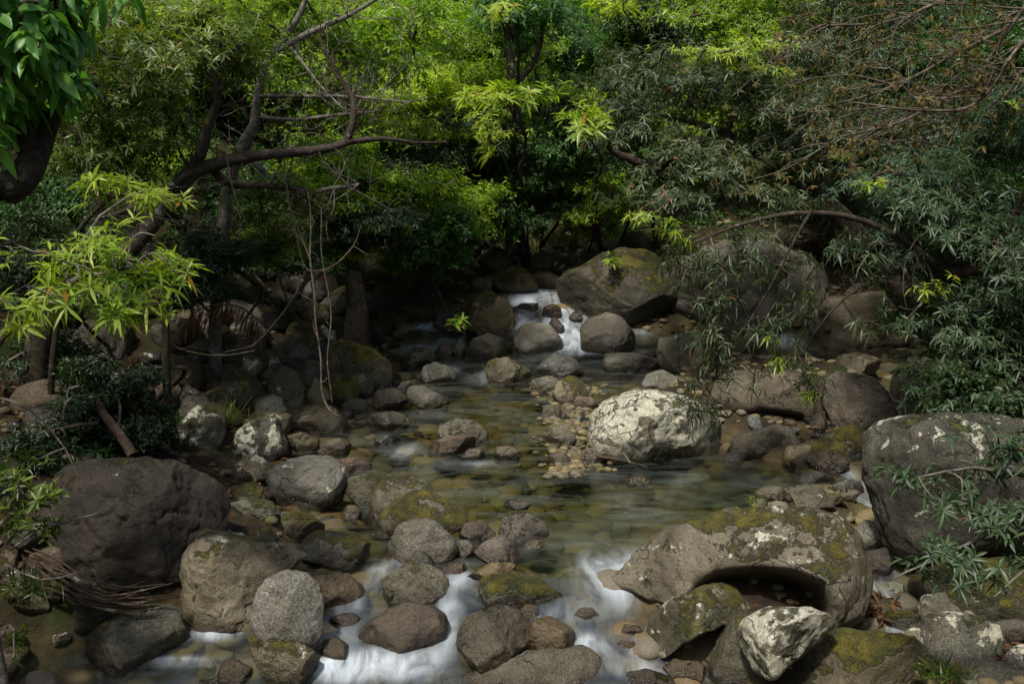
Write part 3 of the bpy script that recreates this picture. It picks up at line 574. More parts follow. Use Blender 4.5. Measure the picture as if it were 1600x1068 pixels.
rock('tan cobble stuck on the gravel bar beside the lichen-crusted boulder', [(895,630),(903,618),(925,620),(935,632),(920,640),(900,640)], (.21,.175,.13), .0, .1)
B('pale weathered rock high on the dim left bank', [(100,548),(108,515),(140,498),(180,502),(205,530),(190,555),(130,562)], (.13,.12,.11), .2, .4)
B('pale lichened block on the left bank below the palm frond', [(300,512),(302,478),(325,460),(352,468),(356,498),(335,518)], (.12,.115,.10), .15, .4)
B('pale craggy stone pile top above the left bank', [(478,540),(480,515),(505,508),(528,520),(528,545),(500,552)], (.13,.13,.12), .15, .5, facets=11)
B('brown rock under the palm frond', [(345,562),(352,530),(385,520),(415,535),(418,570),(385,585)], (.085,.075,.06), .25, .25)
B('dark craggy rock above the tall oval boulder', [(420,570),(425,540),(455,528),(485,540),(488,570),(455,585)], (.085,.08,.07), .2, .3)
B('slanting rock beneath the pale craggy stones', [(455,600),(462,575),(490,562),(512,575),(512,598),(480,606)], (.10,.095,.075), .3, .25)
B('dark rock on the left bank behind the flat dark stone', [(395,660),(400,625),(425,615),(450,628),(455,655),(430,668)], (.09,.09,.085), .05, .3)
B('dim brown rock left of the tall dark oval boulder', [(340,625),(348,590),(380,578),(412,592),(415,625),(380,640)], (.08,.07,.055), .3, .2)
B('dark mossy rock behind the hanging vines', [(440,512),(446,478),(480,466),(515,480),(518,510),(480,522)], (.075,.07,.055), .35, .2)


# loose cobbles: each a thing of its own, shapes shared between copies
def cobble_mesh(seed, sub=4):
    rg = np.random.default_rng(seed); n = 96; t = np.arange(n) / n * 2 * np.pi
    r = 1 + .14 * np.cos(2 * t + rg.uniform(0, 6)) + .07 * np.cos(3 * t + rg.uniform(0, 6)) + .04 * np.cos(5 * t + rg.uniform(0, 6))
    p, f = shape_rock(sub, r, rg.uniform(.6, .85), rg, 9, 1.1)
    return quads('cobble', p[:, [0, 2, 1]] * [1, 1, .8], f)
CM = [cobble_mesh(100 + k) for k in range(12)]
TINTS = [GREY, LGREY, TAN, BROWN, DARK, OLIVE, PURP, BLUE]
def scatter(region, n, smin, smax, label, group, tints, moss, lichen, seed, dark=1.):  # dark: shade of the left bank, put into the tint
    rg = np.random.default_rng(seed); x0, y0, x1, y1 = region; placed = []
    for k in range(n * 6):
        if len(placed) >= n: break
        h = ghit(rg.uniform(x0, x1), rg.uniform(y0, y1)); s = smin * (smax / smin) ** (rg.random() ** 1.4)
        if any(math.hypot(h[0] - q[0], h[1] - q[1]) < (s + q[2]) * .75 for q in placed): continue
        if any(math.hypot(h[0] - C[0], h[1] - C[1]) < r_ * .75 for C, r_, _ in ROCKS): continue
        placed.append((h[0], h[1], s))
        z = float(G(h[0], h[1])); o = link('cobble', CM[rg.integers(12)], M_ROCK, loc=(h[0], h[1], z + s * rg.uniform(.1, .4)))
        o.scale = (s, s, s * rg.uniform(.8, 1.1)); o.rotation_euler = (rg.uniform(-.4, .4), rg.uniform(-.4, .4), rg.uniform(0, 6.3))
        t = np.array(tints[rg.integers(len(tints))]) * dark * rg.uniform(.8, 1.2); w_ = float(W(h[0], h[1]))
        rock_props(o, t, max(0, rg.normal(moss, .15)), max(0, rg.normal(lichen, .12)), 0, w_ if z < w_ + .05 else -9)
        tag(o, label, 'cobble', group)
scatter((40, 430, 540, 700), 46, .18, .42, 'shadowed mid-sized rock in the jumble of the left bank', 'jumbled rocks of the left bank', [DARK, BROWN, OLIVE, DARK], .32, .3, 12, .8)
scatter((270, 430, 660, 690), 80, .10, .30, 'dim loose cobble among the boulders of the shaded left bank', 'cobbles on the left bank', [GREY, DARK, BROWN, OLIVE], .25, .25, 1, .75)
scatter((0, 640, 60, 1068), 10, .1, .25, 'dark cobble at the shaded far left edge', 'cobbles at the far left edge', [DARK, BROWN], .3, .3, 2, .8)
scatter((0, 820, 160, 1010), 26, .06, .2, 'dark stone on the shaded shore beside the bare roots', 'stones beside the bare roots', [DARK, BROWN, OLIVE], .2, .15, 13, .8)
scatter((360, 700, 560, 900), 14, .05, .14, 'small stone between the broad grey boulder and the left shore', 'small stones on the left shore', [GREY, DARK, OLIVE], .25, .2, 3)
scatter((846, 600, 945, 745), 46, .035, .10, 'pale cobble of the gravel bar beside the white lichen-crusted boulder', 'cobbles of the gravel bar', [TAN, LGREY, (.28, .23, .15), GREY], .03, .08, 4)
scatter((600, 385, 1010, 455), 80, .09, .34, 'grey rubble stone heaped beyond the upper cascade', 'rubble beyond the upper cascade', [GREY, BROWN, LGREY, OLIVE], .15, .2, 5)
scatter((1130, 640, 1420, 800), 50, .06, .24, 'small grey stone scattered on the right shore by the side channel', 'stones on the right shore', [GREY, BLUE, TAN, OLIVE, DARK], .15, .12, 6)
scatter((1165, 925, 1245, 965), 16, .03, .075, 'pale pebble in front of the dark hollow of the arching boulder', 'pebbles before the hollow', [LGREY, GREY], 0, .05, 7)
scatter((1380, 960, 1600, 1060), 18, .06, .16, 'weathered stone around the rough angular boulder at the lower right', 'stones at the lower right', [GREY, DARK, OLIVE], .25, .4, 8)
scatter((700, 850, 870, 885), 14, .035, .08, 'small stone filling the stony spit beside the smooth purplish stone', 'stones of the spit', [GREY, BROWN, PURP], .05, .08, 9)
scatter((1140, 440, 1500, 560), 24, .08, .22, 'stone half seen behind the foliage near the smooth tan boulder', 'stones behind the foliage', [GREY, TAN, LGREY], .1, .2, 10)
scatter((720, 690, 850, 730), 8, .05, .11, 'brown stone breaking the riffle left of the gravel bar', 'stones in the riffle', [BROWN, TAN, GREY], .0, .05, 11)

def multi(name, items, mat, kind_label, faces, smooth=True):
    Vs, Fs, o = [], [], 0
    for v in items: Vs.append(v); Fs.append(faces + o); o += len(v)
    return quads(name, np.concatenate(Vs), np.concatenate(Fs), smooth)
def pebbles():
    rg = np.random.default_rng(21); v, f = ICO[2]; its = []
    N = 9000; X = rg.uniform(-4.8, 5.0, N); Y = rg.uniform(5.0, 18.2, N); d, lf = chan(X, Y); z = G(X, Y)
    gx, gy, _ = hitz(890, 680, W)
    for k in range(N):
        near = math.exp(-((X[k] - gx) ** 2 / .25 + (Y[k] - gy) ** 2 / 1.6))
        if d[k] > .25 and rg.random() > (.2 if lf[k] else .75): continue
        s = (.045 * (4 ** rg.random()) if d[k] < 0 else .02 * (4 ** rg.random())) * (1 - .5 * near)
        sc = s * np.array([1, rg.uniform(.6, .95), rg.uniform(.35, .6)]); a = rg.uniform(0, 6.3)
        q = v * (1 + .13 * perlin(v * 1.3 + k * 3.7))[:, None] * sc
        q = np.stack([q[:, 0] * math.cos(a) - q[:, 1] * math.sin(a), q[:, 0] * math.sin(a) + q[:, 1] * math.cos(a), q[:, 2]], 1)
        its.append(q + [X[k], Y[k], z[k] + sc[2] * .3])
    for k in range(420):                                     # flat sunken stones in the deeper pool
        x, y = rg.uniform(-3, 4), rg.uniform(7, 13); dd_, _ = chan(np.array(x), np.array(y))
        if dd_ > -.15: continue
        s = rg.uniform(.10, .24); sc = s * np.array([1, rg.uniform(.6, .95), rg.uniform(.25, .4)]); a = rg.uniform(0, 6.3); q = v * (1 + .13 * perlin(v * 1.3 + k * 3.7))[:, None] * sc
        q = np.stack([q[:, 0] * math.cos(a) - q[:, 1] * math.sin(a), q[:, 0] * math.sin(a) + q[:, 1] * math.cos(a), q[:, 2]], 1); its.append(q + [x, y, float(G(x, y)) + .02])
    for k in range(700):                                     # the bar itself
        px, py = 893 + rg.normal() * 22 + 0, rg.uniform(600, 745); h = ghit(px, py); s = .018 * (3 ** rg.random())
        sc = s * np.array([1, rg.uniform(.6, .95), rg.uniform(.5, .7)]); q = v * (1 + .13 * perlin(v * 1.3 + k * 3.7))[:, None] * sc
        its.append(q + [h[0], h[1], max(float(G(h[0], h[1])), float(W(h[0], h[1])) - .01) + sc[2] * .2])
    tag(link('pebbles', multi('pebbles', its, None, None, f), M_PEB), 'brown and tan pebbles covering the stream bed', 'pebbles', kind='stuff')
pebbles()


# ------------------------------------------------------------------ wood: tapered tubes
def smooth_line(pts, rad, step=.12, wob=.0, rg=rng):
    pts = np.asarray(pts, float); rad = np.asarray(rad, float)
    if len(pts) < 3: q = np.linspace(0, 1, max(3, int(np.linalg.norm(pts[-1] - pts[0]) / step) + 1)); P_ = pts[0] + (pts[-1] - pts[0]) * q[:, None]; R_ = rad[0] + (rad[-1] - rad[0]) * q
    else:
        e = np.concatenate([[2 * pts[0] - pts[1]], pts, [2 * pts[-1] - pts[-2]]]); P_, R_ = [], []
        for k in range(1, len(e) - 2):
            a, b, c, d = e[k - 1], e[k], e[k + 1], e[k + 2]; n = max(2, int(np.linalg.norm(c - b) / step))
            for t in np.arange(n) / n:
                P_.append(.5 * (2 * b + (c - a) * t + (2 * a - 5 * b + 4 * c - d) * t * t + (-a + 3 * b - 3 * c + d) * t ** 3)); R_.append(rad[k - 1] + (rad[k] - rad[k - 1]) * t)
        P_.append(pts[-1]); R_.append(rad[-1]); P_, R_ = np.array(P_), np.array(R_)
    if wob: 
        sd = rg.uniform(0, 99, 3); t = np.arange(len(P_))[:, None] * step * 1.5
        P_ = P_ + wob * np.concatenate([perlin(np.concatenate([t, t * 0 + s_, t * 0], 1))[:, None] for s_ in sd], 1)
    return P_, R_
class Wood:
    def __init__(s): s.V, s.F, s.n, s.nodes = [], [], 0, []
    def tube(s, pts, rad, k=6, step=.12, wob=0., knob=0.):
        p, r = smooth_line(pts, rad, step, wob); n = len(p)
        t = np.gradient(p, axis=0); t /= np.linalg.norm(t, axis=1)[:, None] + 1e-9
        ref = np.array([.31, .17, .93]) if abs(t[0][2]) < .8 else np.array([1., .1, 0]); a = np.cross(t, ref); a /= np.linalg.norm(a, axis=1)[:, None] + 1e-9; b = np.cross(t, a)
        th = np.arange(k) / k * 2 * np.pi
        rr = r[:, None] * np.ones(k)
        if knob: rr = rr * (1 + knob * perlin(np.stack([np.cos(th)[None] + 0 * rr, np.sin(th)[None] + 0 * rr, np.arange(n)[:, None] * step * 3 + 0 * rr + s.n * .01], -1)))
        v = p[:, None] + a[:, None] * (rr * np.cos(th))[..., None] + b[:, None] * (rr * np.sin(th))[..., None]
        i = s.n + (np.arange(n - 1)[:, None] * k + np.arange(k)[None]); j = s.n + (np.arange(n - 1)[:, None] * k + (np.arange(k)[None] + 1) % k)
        s.V.append(v.reshape(-1, 3)); s.F.append(np.stack([i, j, j + k, i + k], -1).reshape(-1, 4)); s.n += n * k
        s.nodes.append(p); return p
    def grow(s, targets, r0=.012, r1=.004, sag=.06, kk=4):
        """twigs that join each target to the nearest wood already there"""
        if not len(targets): return
        nodes = np.concatenate(s.nodes); T = np.asarray(targets)
        dm = np.array([np.min(np.linalg.norm(nodes - t, axis=1)) for t in T])
        for i in np.argsort(dm):
            t = T[i]; d = np.linalg.norm(nodes - t, axis=1); a = nodes[np.argmin(d)]; L = d.min()
            if L < .02: continue
            mid = (a + t) / 2 + rng.normal(size=3) * L * .10 + np.array([0, 0, L * sag])
            p, r = smooth_line([a, mid, t], [r0 * min(1, .4 + L), (r0 + r1) / 2, r1], max(.08, L / 6))
            s.tube([a, mid, t], [r0 * min(1, .4 + L), (r0 + r1) / 2, r1], kk, max(.08, L / 5)); nodes = np.concatenate([nodes, p])
    def bristle(s, n, rg, L=.5, r=.006):
        """bare side twigs, forked once or twice, along the limbs"""
        nd = [q for q in s.nodes if len(q) > 6]
        for _ in range(n):
            q = nd[rg.integers(len(nd))]; a = q[rg.integers(len(q) // 3, len(q))]; d = unit(rg.normal(size=3) * [1, .7, .8] + [0, 0, .25]); l = L * rg.uniform(.4, 1.4)
            t = s.tube([a, a + d * l * .35 + rg.normal(0, .04, 3) * l, a + d * l * .7 + rg.normal(0, .07, 3) * l, a + d * l + rg.normal(0, .1, 3) * l], [r, r * .75, r * .5, r * .2], 4, .08, .03)
            for _ in range(3):
                c = t[rg.integers(1, len(t))]; e = unit(d + rg.normal(0, .7, 3)); m = l * rg.uniform(.2, .5); s.tube([c, c + e * m * .5 + rg.normal(0, .06, 3) * m, c + e * m], [r * .5, r * .35, r * .12], 3, .08, .02)
    def obj(s, name, mat, parent=None):
        return link(name, quads(name, np.concatenate(s.V), np.concatenate(s.F)), mat, parent)

# ------------------------------------------------------------------ leaves
def leaves(name, base, d, nrm, L, Wd, droop, fold=.25, detail=2, prof=None):
    base = np.asarray(base); N = len(base)
    d = d / (np.linalg.norm(d, axis=1)[:, None] + 1e-9); side = np.cross(d, nrm); side /= np.linalg.norm(side, axis=1)[:, None] + 1e-9; nn = np.cross(side, d)
    if detail == 0:
        q0, q1 = base, base + d * L[:, None] - np.array([0, 0, 1.]) * (droop * L)[:, None]; mm = base + d * (L * .45)[:, None] + nn * (Wd * fold)[:, None] - np.array([0, 0, 1.]) * (droop * L * .2)[:, None]
        V = np.stack([q0, mm - side * (Wd * .5)[:, None], q1, mm + side * (Wd * .5)[:, None]], 1).reshape(-1, 3); a = np.arange(N)[:, None] * 4
        return mesh_np(name, V, (a + np.array([[0, 1, 2, 0, 2, 3]])).ravel(), (np.arange(N)[:, None] * 6 + np.array([[0, 3]])).ravel(), True)
    if detail == 1: rows = [(0, 0), (.5, 1), (1, 0)]
    elif detail == 2: rows = [(0, 0), (.32, .85), (.68, .8), (1, 0)]
    else: rows = [(0, 0), (.15, .55), (.38, 1), (.62, .92), (.84, .45), (1, 0)]
    vs = []
    def pt(t, s_): 
        return base + d * (L * t)[:, None] + side * (s_ * Wd * .5)[:, None] + nn * (abs(s_) * Wd * fold)[:, None] - np.array([0, 0, 1.]) * (droop * L * t * t)[:, None] if np.isscalar(t) is False else base + d * (L * t)[:, None] + side * (Wd * (.5 * s_))[:, None] + nn * (Wd * (fold * abs(s_)))[:, None] + np.array([0, 0, -1.])[None] * (droop * L * t * t)[:, None]
    idx = []; fs = []
    for t, w_ in rows:
        if w_ == 0: idx.append([len(vs)]); vs.append(pt(t, 0.))
        else:
            idx.append([len(vs), len(vs) + 1, len(vs) + 2]); vs += [pt(t, -w_), pt(t, 0.), pt(t, w_)]
    loops, sizes = [], []
    for a, b in zip(idx[:-1], idx[1:]):
        if len(a) == 1 and len(b) == 3: fs += [[a[0], b[0], b[1]], [a[0], b[1], b[2]]]
        elif len(a) == 3 and len(b) == 3: fs += [[a[0], b[0], b[1], a[1]], [a[1], b[1], b[2], a[2]]]
        else: fs += [[a[0], b[0], a[1]], [a[1], b[0], a[2]]]
    k = len(vs); V = np.stack(vs, 1).reshape(-1, 3)
    lp = np.concatenate([np.array(f) for f in fs]); st = np.cumsum([0] + [len(f) for f in fs[:-1]]); ll = len(lp)
    loops = (lp[None] + np.arange(N)[:, None] * k).ravel(); starts = (st[None] + np.arange(N)[:, None] * ll).ravel()
    return mesh_np(name, V, loops, starts, True)
def unit(v): return v / (np.linalg.norm(v, axis=-1, keepdims=True) + 1e-9)
def whorls(name, pos, axis, rg, k=7, L=.14, wr=.2, spread=(55, 95), droop=.25, detail=2, stem=.0):
    """rosettes of leaves round the twig ends"""
    M = len(pos); kk = np.repeat(np.arange(M), k); N = len(kk); ax = unit(axis)[kk]
    ref = np.where(np.abs(ax[:, 2:3]) < .9, np.array([[0, 0, 1.]]), np.array([[1., 0, 0]])); a = unit(np.cross(ax, ref)); b = np.cross(ax, a)
    th = np.tile(np.arange(k) / k * 2 * np.pi, M) * 1.0 + rg.uniform(0, 6.3, M)[kk] + rg.normal(0, .25, N); el = np.radians(rg.uniform(*spread, N))
    rad = a * np.cos(th)[:, None] + b * np.sin(th)[:, None]; d = ax * np.cos(el)[:, None] + rad * np.sin(el)[:, None]
    Ls = L * rg.uniform(.6, 1.15, N) * rg.uniform(.75, 1.15, M)[kk]
    base = pos[kk] - ax * (rg.uniform(0, stem + .001, N))[:, None] * 1.0
    nrm = unit(ax - d * (ax * d).sum(1)[:, None] + rg.normal(0, .18, (N, 3)))
    return leaves(name, base, d, nrm, Ls, Ls * wr * rg.uniform(.85, 1.2, N), droop * rg.uniform(.3, 1.7, N), .2, detail)
def cloud(blobs, n, rg, clump=26, tight=.2, flat=.6):
    """twig ends gathered in clumps through ellipsoids (centre, radii)"""
    vol = np.array([np.prod(b[1]) ** (2 / 3) for b in blobs]); vol /= vol.sum(); pos, ax, cen = [], [], []
    for (c, r), f in zip(blobs, vol):
        m = max(1, int(round(n * f))); nc = max(2, int(round(m / clump))); c = np.asarray(c); r = np.asarray(r)
        u = unit(rg.normal(size=(nc, 3))) * (rg.random(nc) ** (1 / 2.4))[:, None]; cc = c + u * r; cen.append(cc)
        w_ = rg.random(nc) ** 1.5 + .15; i = rg.choice(nc, m, p=w_ / w_.sum()); sg = r * tight * np.array([1, 1, flat])
        p = cc[i] + rg.normal(size=(m, 3)) * sg; pos.append(p)
        ax.append(unit(unit((p - c) / r) * .6 + rg.normal(size=(m, 3)) * .35 + [0, 0, .75]))
    return np.concatenate(pos), np.concatenate(ax), np.concatenate(cen)
def ell(px, py, rx, ry, D, dep=None):
    c = P(px, py, D); k = D / ray(px, py)[1] / FPX; return (c, (rx * k, (dep or (rx + ry) / 2 * k), ry * k))
def plant(name, label, cat, limbs, blobs, n, mat, bark, seed, k=7, L=.14, wr=.2, spread=(55, 95), droop=.25, detail=2, clump=26, tight=.2, flat=.6, twigs=False, group=None, young_lit=None, stem=.04, r0=.014, axdown=0., crown='crown', upper=None, bare=0):
    """limbs: list of (points, radii); blobs: ellipsoids of foliage; young: (blobs, n, material) of new growth and painted-in sunlit highlights"""
    rg = np.random.default_rng(seed); root = empty(name, limbs[0][0][0]); loc = np.array(limbs[0][0][0], float); wd = Wood()
    for pts, rad in limbs: wd.tube(np.array(pts) - loc, rad, 8, .15, .05, .25)
    loc0 = loc
    pos, ax, cen = cloud(blobs, n, rg, clump, tight, flat)
    if bare: wd.bristle(bare, rg)
    if axdown: ax = unit(ax - np.array([0, 0, axdown]))
    sets = [(pos, ax, mat, crown)]
    cens = [cen]
    if young_lit:
        young_lit = [([bb], max(4, n2_ * bb[1][0] * bb[1][2] / sum(x[1][0] * x[1][2] for x in b2)), m2) for b2, n2_, m2 in young_lit for bb in b2]
        for j, (b2, n2_, m2) in enumerate(young_lit):
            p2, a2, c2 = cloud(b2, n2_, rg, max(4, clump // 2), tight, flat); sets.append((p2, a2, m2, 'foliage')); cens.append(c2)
    if upper:                                               # unseen canopy on its own trunk, added over the frame to shade the bank
        p3, a3, c3 = cloud(upper, 4600, rg, 40, .16); sets.append((p3, a3, mat, 'shade_crown'))
        u0 = np.array(upper[0][0]); sx = math.copysign(1, u0[0]); w3 = Wood(); a_ = np.array([u0[0] + sx * 2.2, u0[1], float(G(u0[0] + sx * 2.2, u0[1]))])
        for u_ in upper: w3.tube(np.array([a_, (a_ + u0) / 2 + [sx * .8, 0, 1.2], u0 + [sx * .5, 0, -.2], np.array(u_[0]) + [-sx * .6, 0, 0]]) - loc, [.14, .11, .07, .02], 7, .3)
        w3.grow(c3 - loc, .03, .008); w3.obj('shade_limb', bark, root)
    wd.grow(np.concatenate(cens) - loc0, r0 * 1.6, r0 * .6)
    if twigs: 
        for p, a, m, nm in sets: wd.grow(p - loc0 - a * .02, r0 * .45, .0025, .0, 3)
    wd.obj('trunk' if cat == 'tree' else 'stems', bark, root)
    for p, a, m, nm in sets:
        me = whorls(nm, p - loc0, a, rg, k, L, wr, spread, droop, detail, stem); link(nm, me, m, root)
    tag(root, label, cat, group); return root
def lin(*a): return [P(*q) for q in a]
def gz(x, y): return np.array([x, y, float(G(x, y)) - .05])
def foot(px, D, lean=.0):
    p = P(px, 500, D); return gz(p[0] + lean, D)

# --- the leaning limb tree on the left bank
b0 = foot(30, 9.0)
plant('leaning_tree', 'dark leaning tree whose mossy limb reaches level over the left bank', 'tree',
  [([b0, P(70, 505, 9.1), P(150, 440, 9.3), P(228, 364, 9.5), P(262, 312, 9.6), P(300, 266, 9.7)], [.13, .11, .10, .085, .08, .075]),
   ([P(300, 266, 9.7), P(345, 255, 9.7), P(400, 247, 9.8), P(470, 240, 10), P(520, 228, 10.1), P(545, 218, 10.2), P(600, 214, 10.3), P(650, 222, 10.4), P(700, 224, 10.6)], [.07, .06, .05, .045, .04, .034, .022, .015, .008]),
   ([P(540, 222, 10.2), P(550, 190, 10.2), P(548, 150, 10.3), P(520, 110, 10.4), P(500, 60, 10.5)], [.04, .032, .028, .022, .015]),
   ([P(300, 266, 9.7), P(318, 225, 9.6), P(330, 190, 9.6), P(345, 150, 9.5), P(330, 110, 9.4), P(300, 60, 9.4)], [.06, .05, .04, .034, .022, .012]),
   ([P(330, 262, 9.8), P(360, 285, 9.9), P(420, 290, 10), P(480, 298, 10.1)], [.05, .035, .03, .015]),
   ([P(310, 262, 9.7), P(250, 300, 9.4), P(190, 330, 9.0), P(140, 345, 8.7)], [.04, .03, .022, .012])],
  [ell(250, 90, 150, 90, 9.6), ell(180, 200, 120, 80, 9.8), ell(330, 60, 120, 70, 10.2), ell(430, 330, 60, 60, 10.4)], 3200, M_LOLIVE, M_BARK, 31, L=.09, wr=.22, twigs=False, clump=30, tight=.24, bare=110, upper=[((-6.6, 9.0, 6.4), (3.2, 3.6, .8)), ((-5.0, 6.5, 6.0), (1.9, 2.2, .6)), ((-8.5, 12.5, 6.8), (3, 3, .8)), ((-5.4, 3.8, 6.3), (2.6, 2.8, .7))])
# --- second trunk rising behind it
b1 = foot(330, 11.0)
plant('slender_tree', 'slender tree with pale-barked forked trunk rising behind the level limb', 'tree',
  [([b1, P(350, 330, 11), P(375, 240, 11), P(398, 195, 11), P(405, 130, 11), P(430, 80, 11), P(470, 20, 11), P(490, -40, 11)], [.07, .065, .06, .052, .045, .038, .03, .02]),
   ([P(430, 80, 11), P(480, 50, 11), P(540, 25, 11), P(600, -10, 11)], [.04, .03, .024, .015]),
   ([P(400, 150, 11), P(470, 152, 10.9), P(560, 152, 10.9), P(640, 160, 10.8)], [.022, .018, .014, .008]),
   ([P(400, 182, 11), P(460, 184, 10.9), P(560, 178, 10.9), P(590, 172, 10.8)], [.022, .018, .014, .008]),
   ([P(380, 235, 11), P(450, 298, 10.7), P(520, 292, 10.7), P(560, 285, 10.7)], [.03, .025, .02, .01]),
   ([P(455, 70, 11), P(500, 130, 10.8), P(545, 180, 10.6)], [.016, .012, .008])],
  [ell(470, 60, 150, 70, 11.4), ell(600, 50, 110, 80, 11.8), ell(420, 20, 100, 60, 11.4)], 1100, M_LMID, M_BARKG, 32, L=.10, wr=.3, clump=30, tight=.25, bare=110)
# --- bright whorled shrub
plant('whorled_shrub', 'sunlit yellow-green shrub with whorls of long leaves overhanging the left bank', 'shrub',
  [([foot(-60, 7.6), P(-20, 560, 7.7), P(60, 470, 7.8), P(140, 425, 7.8), P(200, 410, 7.8)], [.05, .04, .03, .022, .012]),
   ([P(60, 470, 7.8), P(120, 480, 7.7), P(180, 485, 7.6)], [.02, .015, .008]), ([P(100, 440, 7.8), P(160, 340, 8.0), P(230, 300, 8.2)], [.016, .012, .007])],
  [ell(130, 425, 120, 70, 7.8, .6), ell(225, 425, 78, 60, 7.7, .4), ell(50, 478, 60, 34, 7.6, .3), ell(190, 480, 75, 30, 7.6, .3)], 175, M_LBRIGHT, M_BARKG, 33, k=8, L=.16, wr=.15, spread=(50, 100), droop=.28, detail=3, clump=2.5, tight=.2, flat=.9, twigs=True, stem=.05, r0=.008)
plant('whorled_spray', 'small bright spray of whorled leaves above the sunlit yellow-green shrub', 'shrub',
  [([foot(60, 8.5), P(100, 420, 8.4), P(150, 330, 8.3), P(200, 300, 8.3), P(270, 310, 8.3)], [.03, .024, .016, .01, .006])],
  [ell(165, 290, 50, 20, 8.3, .3), ell(215, 305, 45, 18, 8.3, .3), ell(280, 308, 12, 8, 8.3, .1)], 48, M_LBRIGHT, M_BARK, 34, k=8, L=.14, wr=.17, droop=.3, detail=3, clump=5, tight=.3, twigs=True, r0=.008)
# --- broad-leaved tree top left
plant('broadleaf_tree', 'broad-leaved tree with large hanging ribbed leaves over a thick dark limb', 'tree',
  [([foot(-260, 5.6), P(-120, 360, 5.7), P(-20, 315, 5.8), P(28, 288, 5.8), P(50, 240, 5.9), P(72, 205, 6.0), P(95, 165, 6.0)], [.12, .11, .10, .09, .075, .055, .035]),
   ([P(50, 240, 5.9), P(20, 150, 5.9), P(-10, 60, 5.8), P(20, -40, 5.8)], [.06, .05, .04, .03]), ([P(95, 165, 6), P(105, 110, 5.9), P(110, 40, 5.9), P(95, -30, 5.9)], [.03, .024, .018, .01])],
  [ell(30, 60, 75, 85, 5.8, .5), ell(95, 60, 42, 60, 5.8, .4), ell(45, 150, 70, 55, 5.9, .45), ell(110, 125, 22, 30, 5.8, .2), ell(50, -40, 90, 60, 5.8, .5)], 260, M_LBROAD, M_BARK, 35, k=4, L=.135, wr=.46, spread=(95, 150), droop=.35, detail=3, clump=4, tight=.3, flat=1., twigs=True, stem=.06, r0=.012)
# --- shrubs at the lower left
plant('low_left_shrub', 'small yellow-green shrub with bare pale twigs beside the huge dark boulder', 'shrub',
  [([foot(-60, 5.9), P(-20, 880, 5.9), P(20, 800, 5.9), P(40, 760, 5.9)], [.03, .022, .014, .007]), ([P(20, 860, 5.9), P(90, 820, 5.9), P(150, 798, 6.0)], [.008, .006, .003]),
   ([P(10, 880, 5.9), P(60, 905, 5.8), P(115, 895, 5.8)], [.007, .005, .003]), ([P(-20, 620, 6.2), P(40, 640, 6.2), P(100, 700, 6.2), P(130, 770, 6.2)], [.008, .007, .005, .003])],
  [ell(30, 740, 45, 40, 5.9, .25), ell(75, 765, 35, 25, 5.9, .2), ell(15, 800, 40, 35, 5.9, .25), ell(60, 820, 40, 20, 5.9, .2), ell(20, 1010, 25, 20, 5.6, .2)], 95, M_LOLIVE, M_BARKG, 36, k=6, L=.085, wr=.26, droop=.1, detail=2, clump=5, tight=.3, twigs=True, r0=.006)
# --- right: the tree with the crooked limb
bR = foot(1480, 13.2)
plant('crooked_limb_tree', 'tree with a thick crooked limb arching over the rocks behind the enormous grey boulder', 'tree',
  [([bR, P(1330, 360, 12.6), P(1260, 298, 12.6), P(1225, 270, 12.6), P(1180, 242, 12.5), P(1130, 226, 12.4), P(1080, 222, 12.3), P(1045, 244, 12.2), P(1020, 262, 12.1), P(985, 248, 12), P(955, 236, 12), P(950, 222, 11.9)], [.14, .13, .12, .11, .10, .085, .065, .055, .05, .045, .035, .02]),
   ([P(1180, 242, 12.5), P(1130, 210, 12.5), P(1075, 190, 12.6), P(1030, 180, 12.7)], [.07, .05, .03, .015]),
   ([P(1130, 226, 12.4), P(1150, 160, 12.4), P(1190, 110, 12.3), P(1240, 80, 12.2)], [.045, .035, .025, .012]),
   ([P(1260, 298, 12.6), P(1300, 230, 12.4), P(1370, 180, 12.2)], [.05, .035, .015])],
  [ell(1130, 120, 150, 60, 12.5), ell(1000, 200, 90, 60, 12.3), ell(1100, 270, 150, 50, 12.0), ell(1230, 200, 110, 90, 12.3), ell(1040, 310, 80, 40, 11.6), ell(1180, 300, 120, 36, 11.8)], 3800, M_LGREY, M_BARK, 37, bare=70, k=7, L=.098, wr=.2, droop=.3, clump=26, tight=.22,
  young_lit=[([ell(1150, 75, 120, 32, 12.2, .5), ell(1180, 105, 60, 20, 12.0, .4), ell(1060, 90, 70, 25, 12.2, .5)], 150, M_LBRIGHT), ([ell(1045, 355, 22, 26, 11.2, .2), ell(1310, 248, 30, 14, 11.5, .2), ell(1000, 330, 40, 20, 11.4, .2)], 34, M_LBRIGHT)])
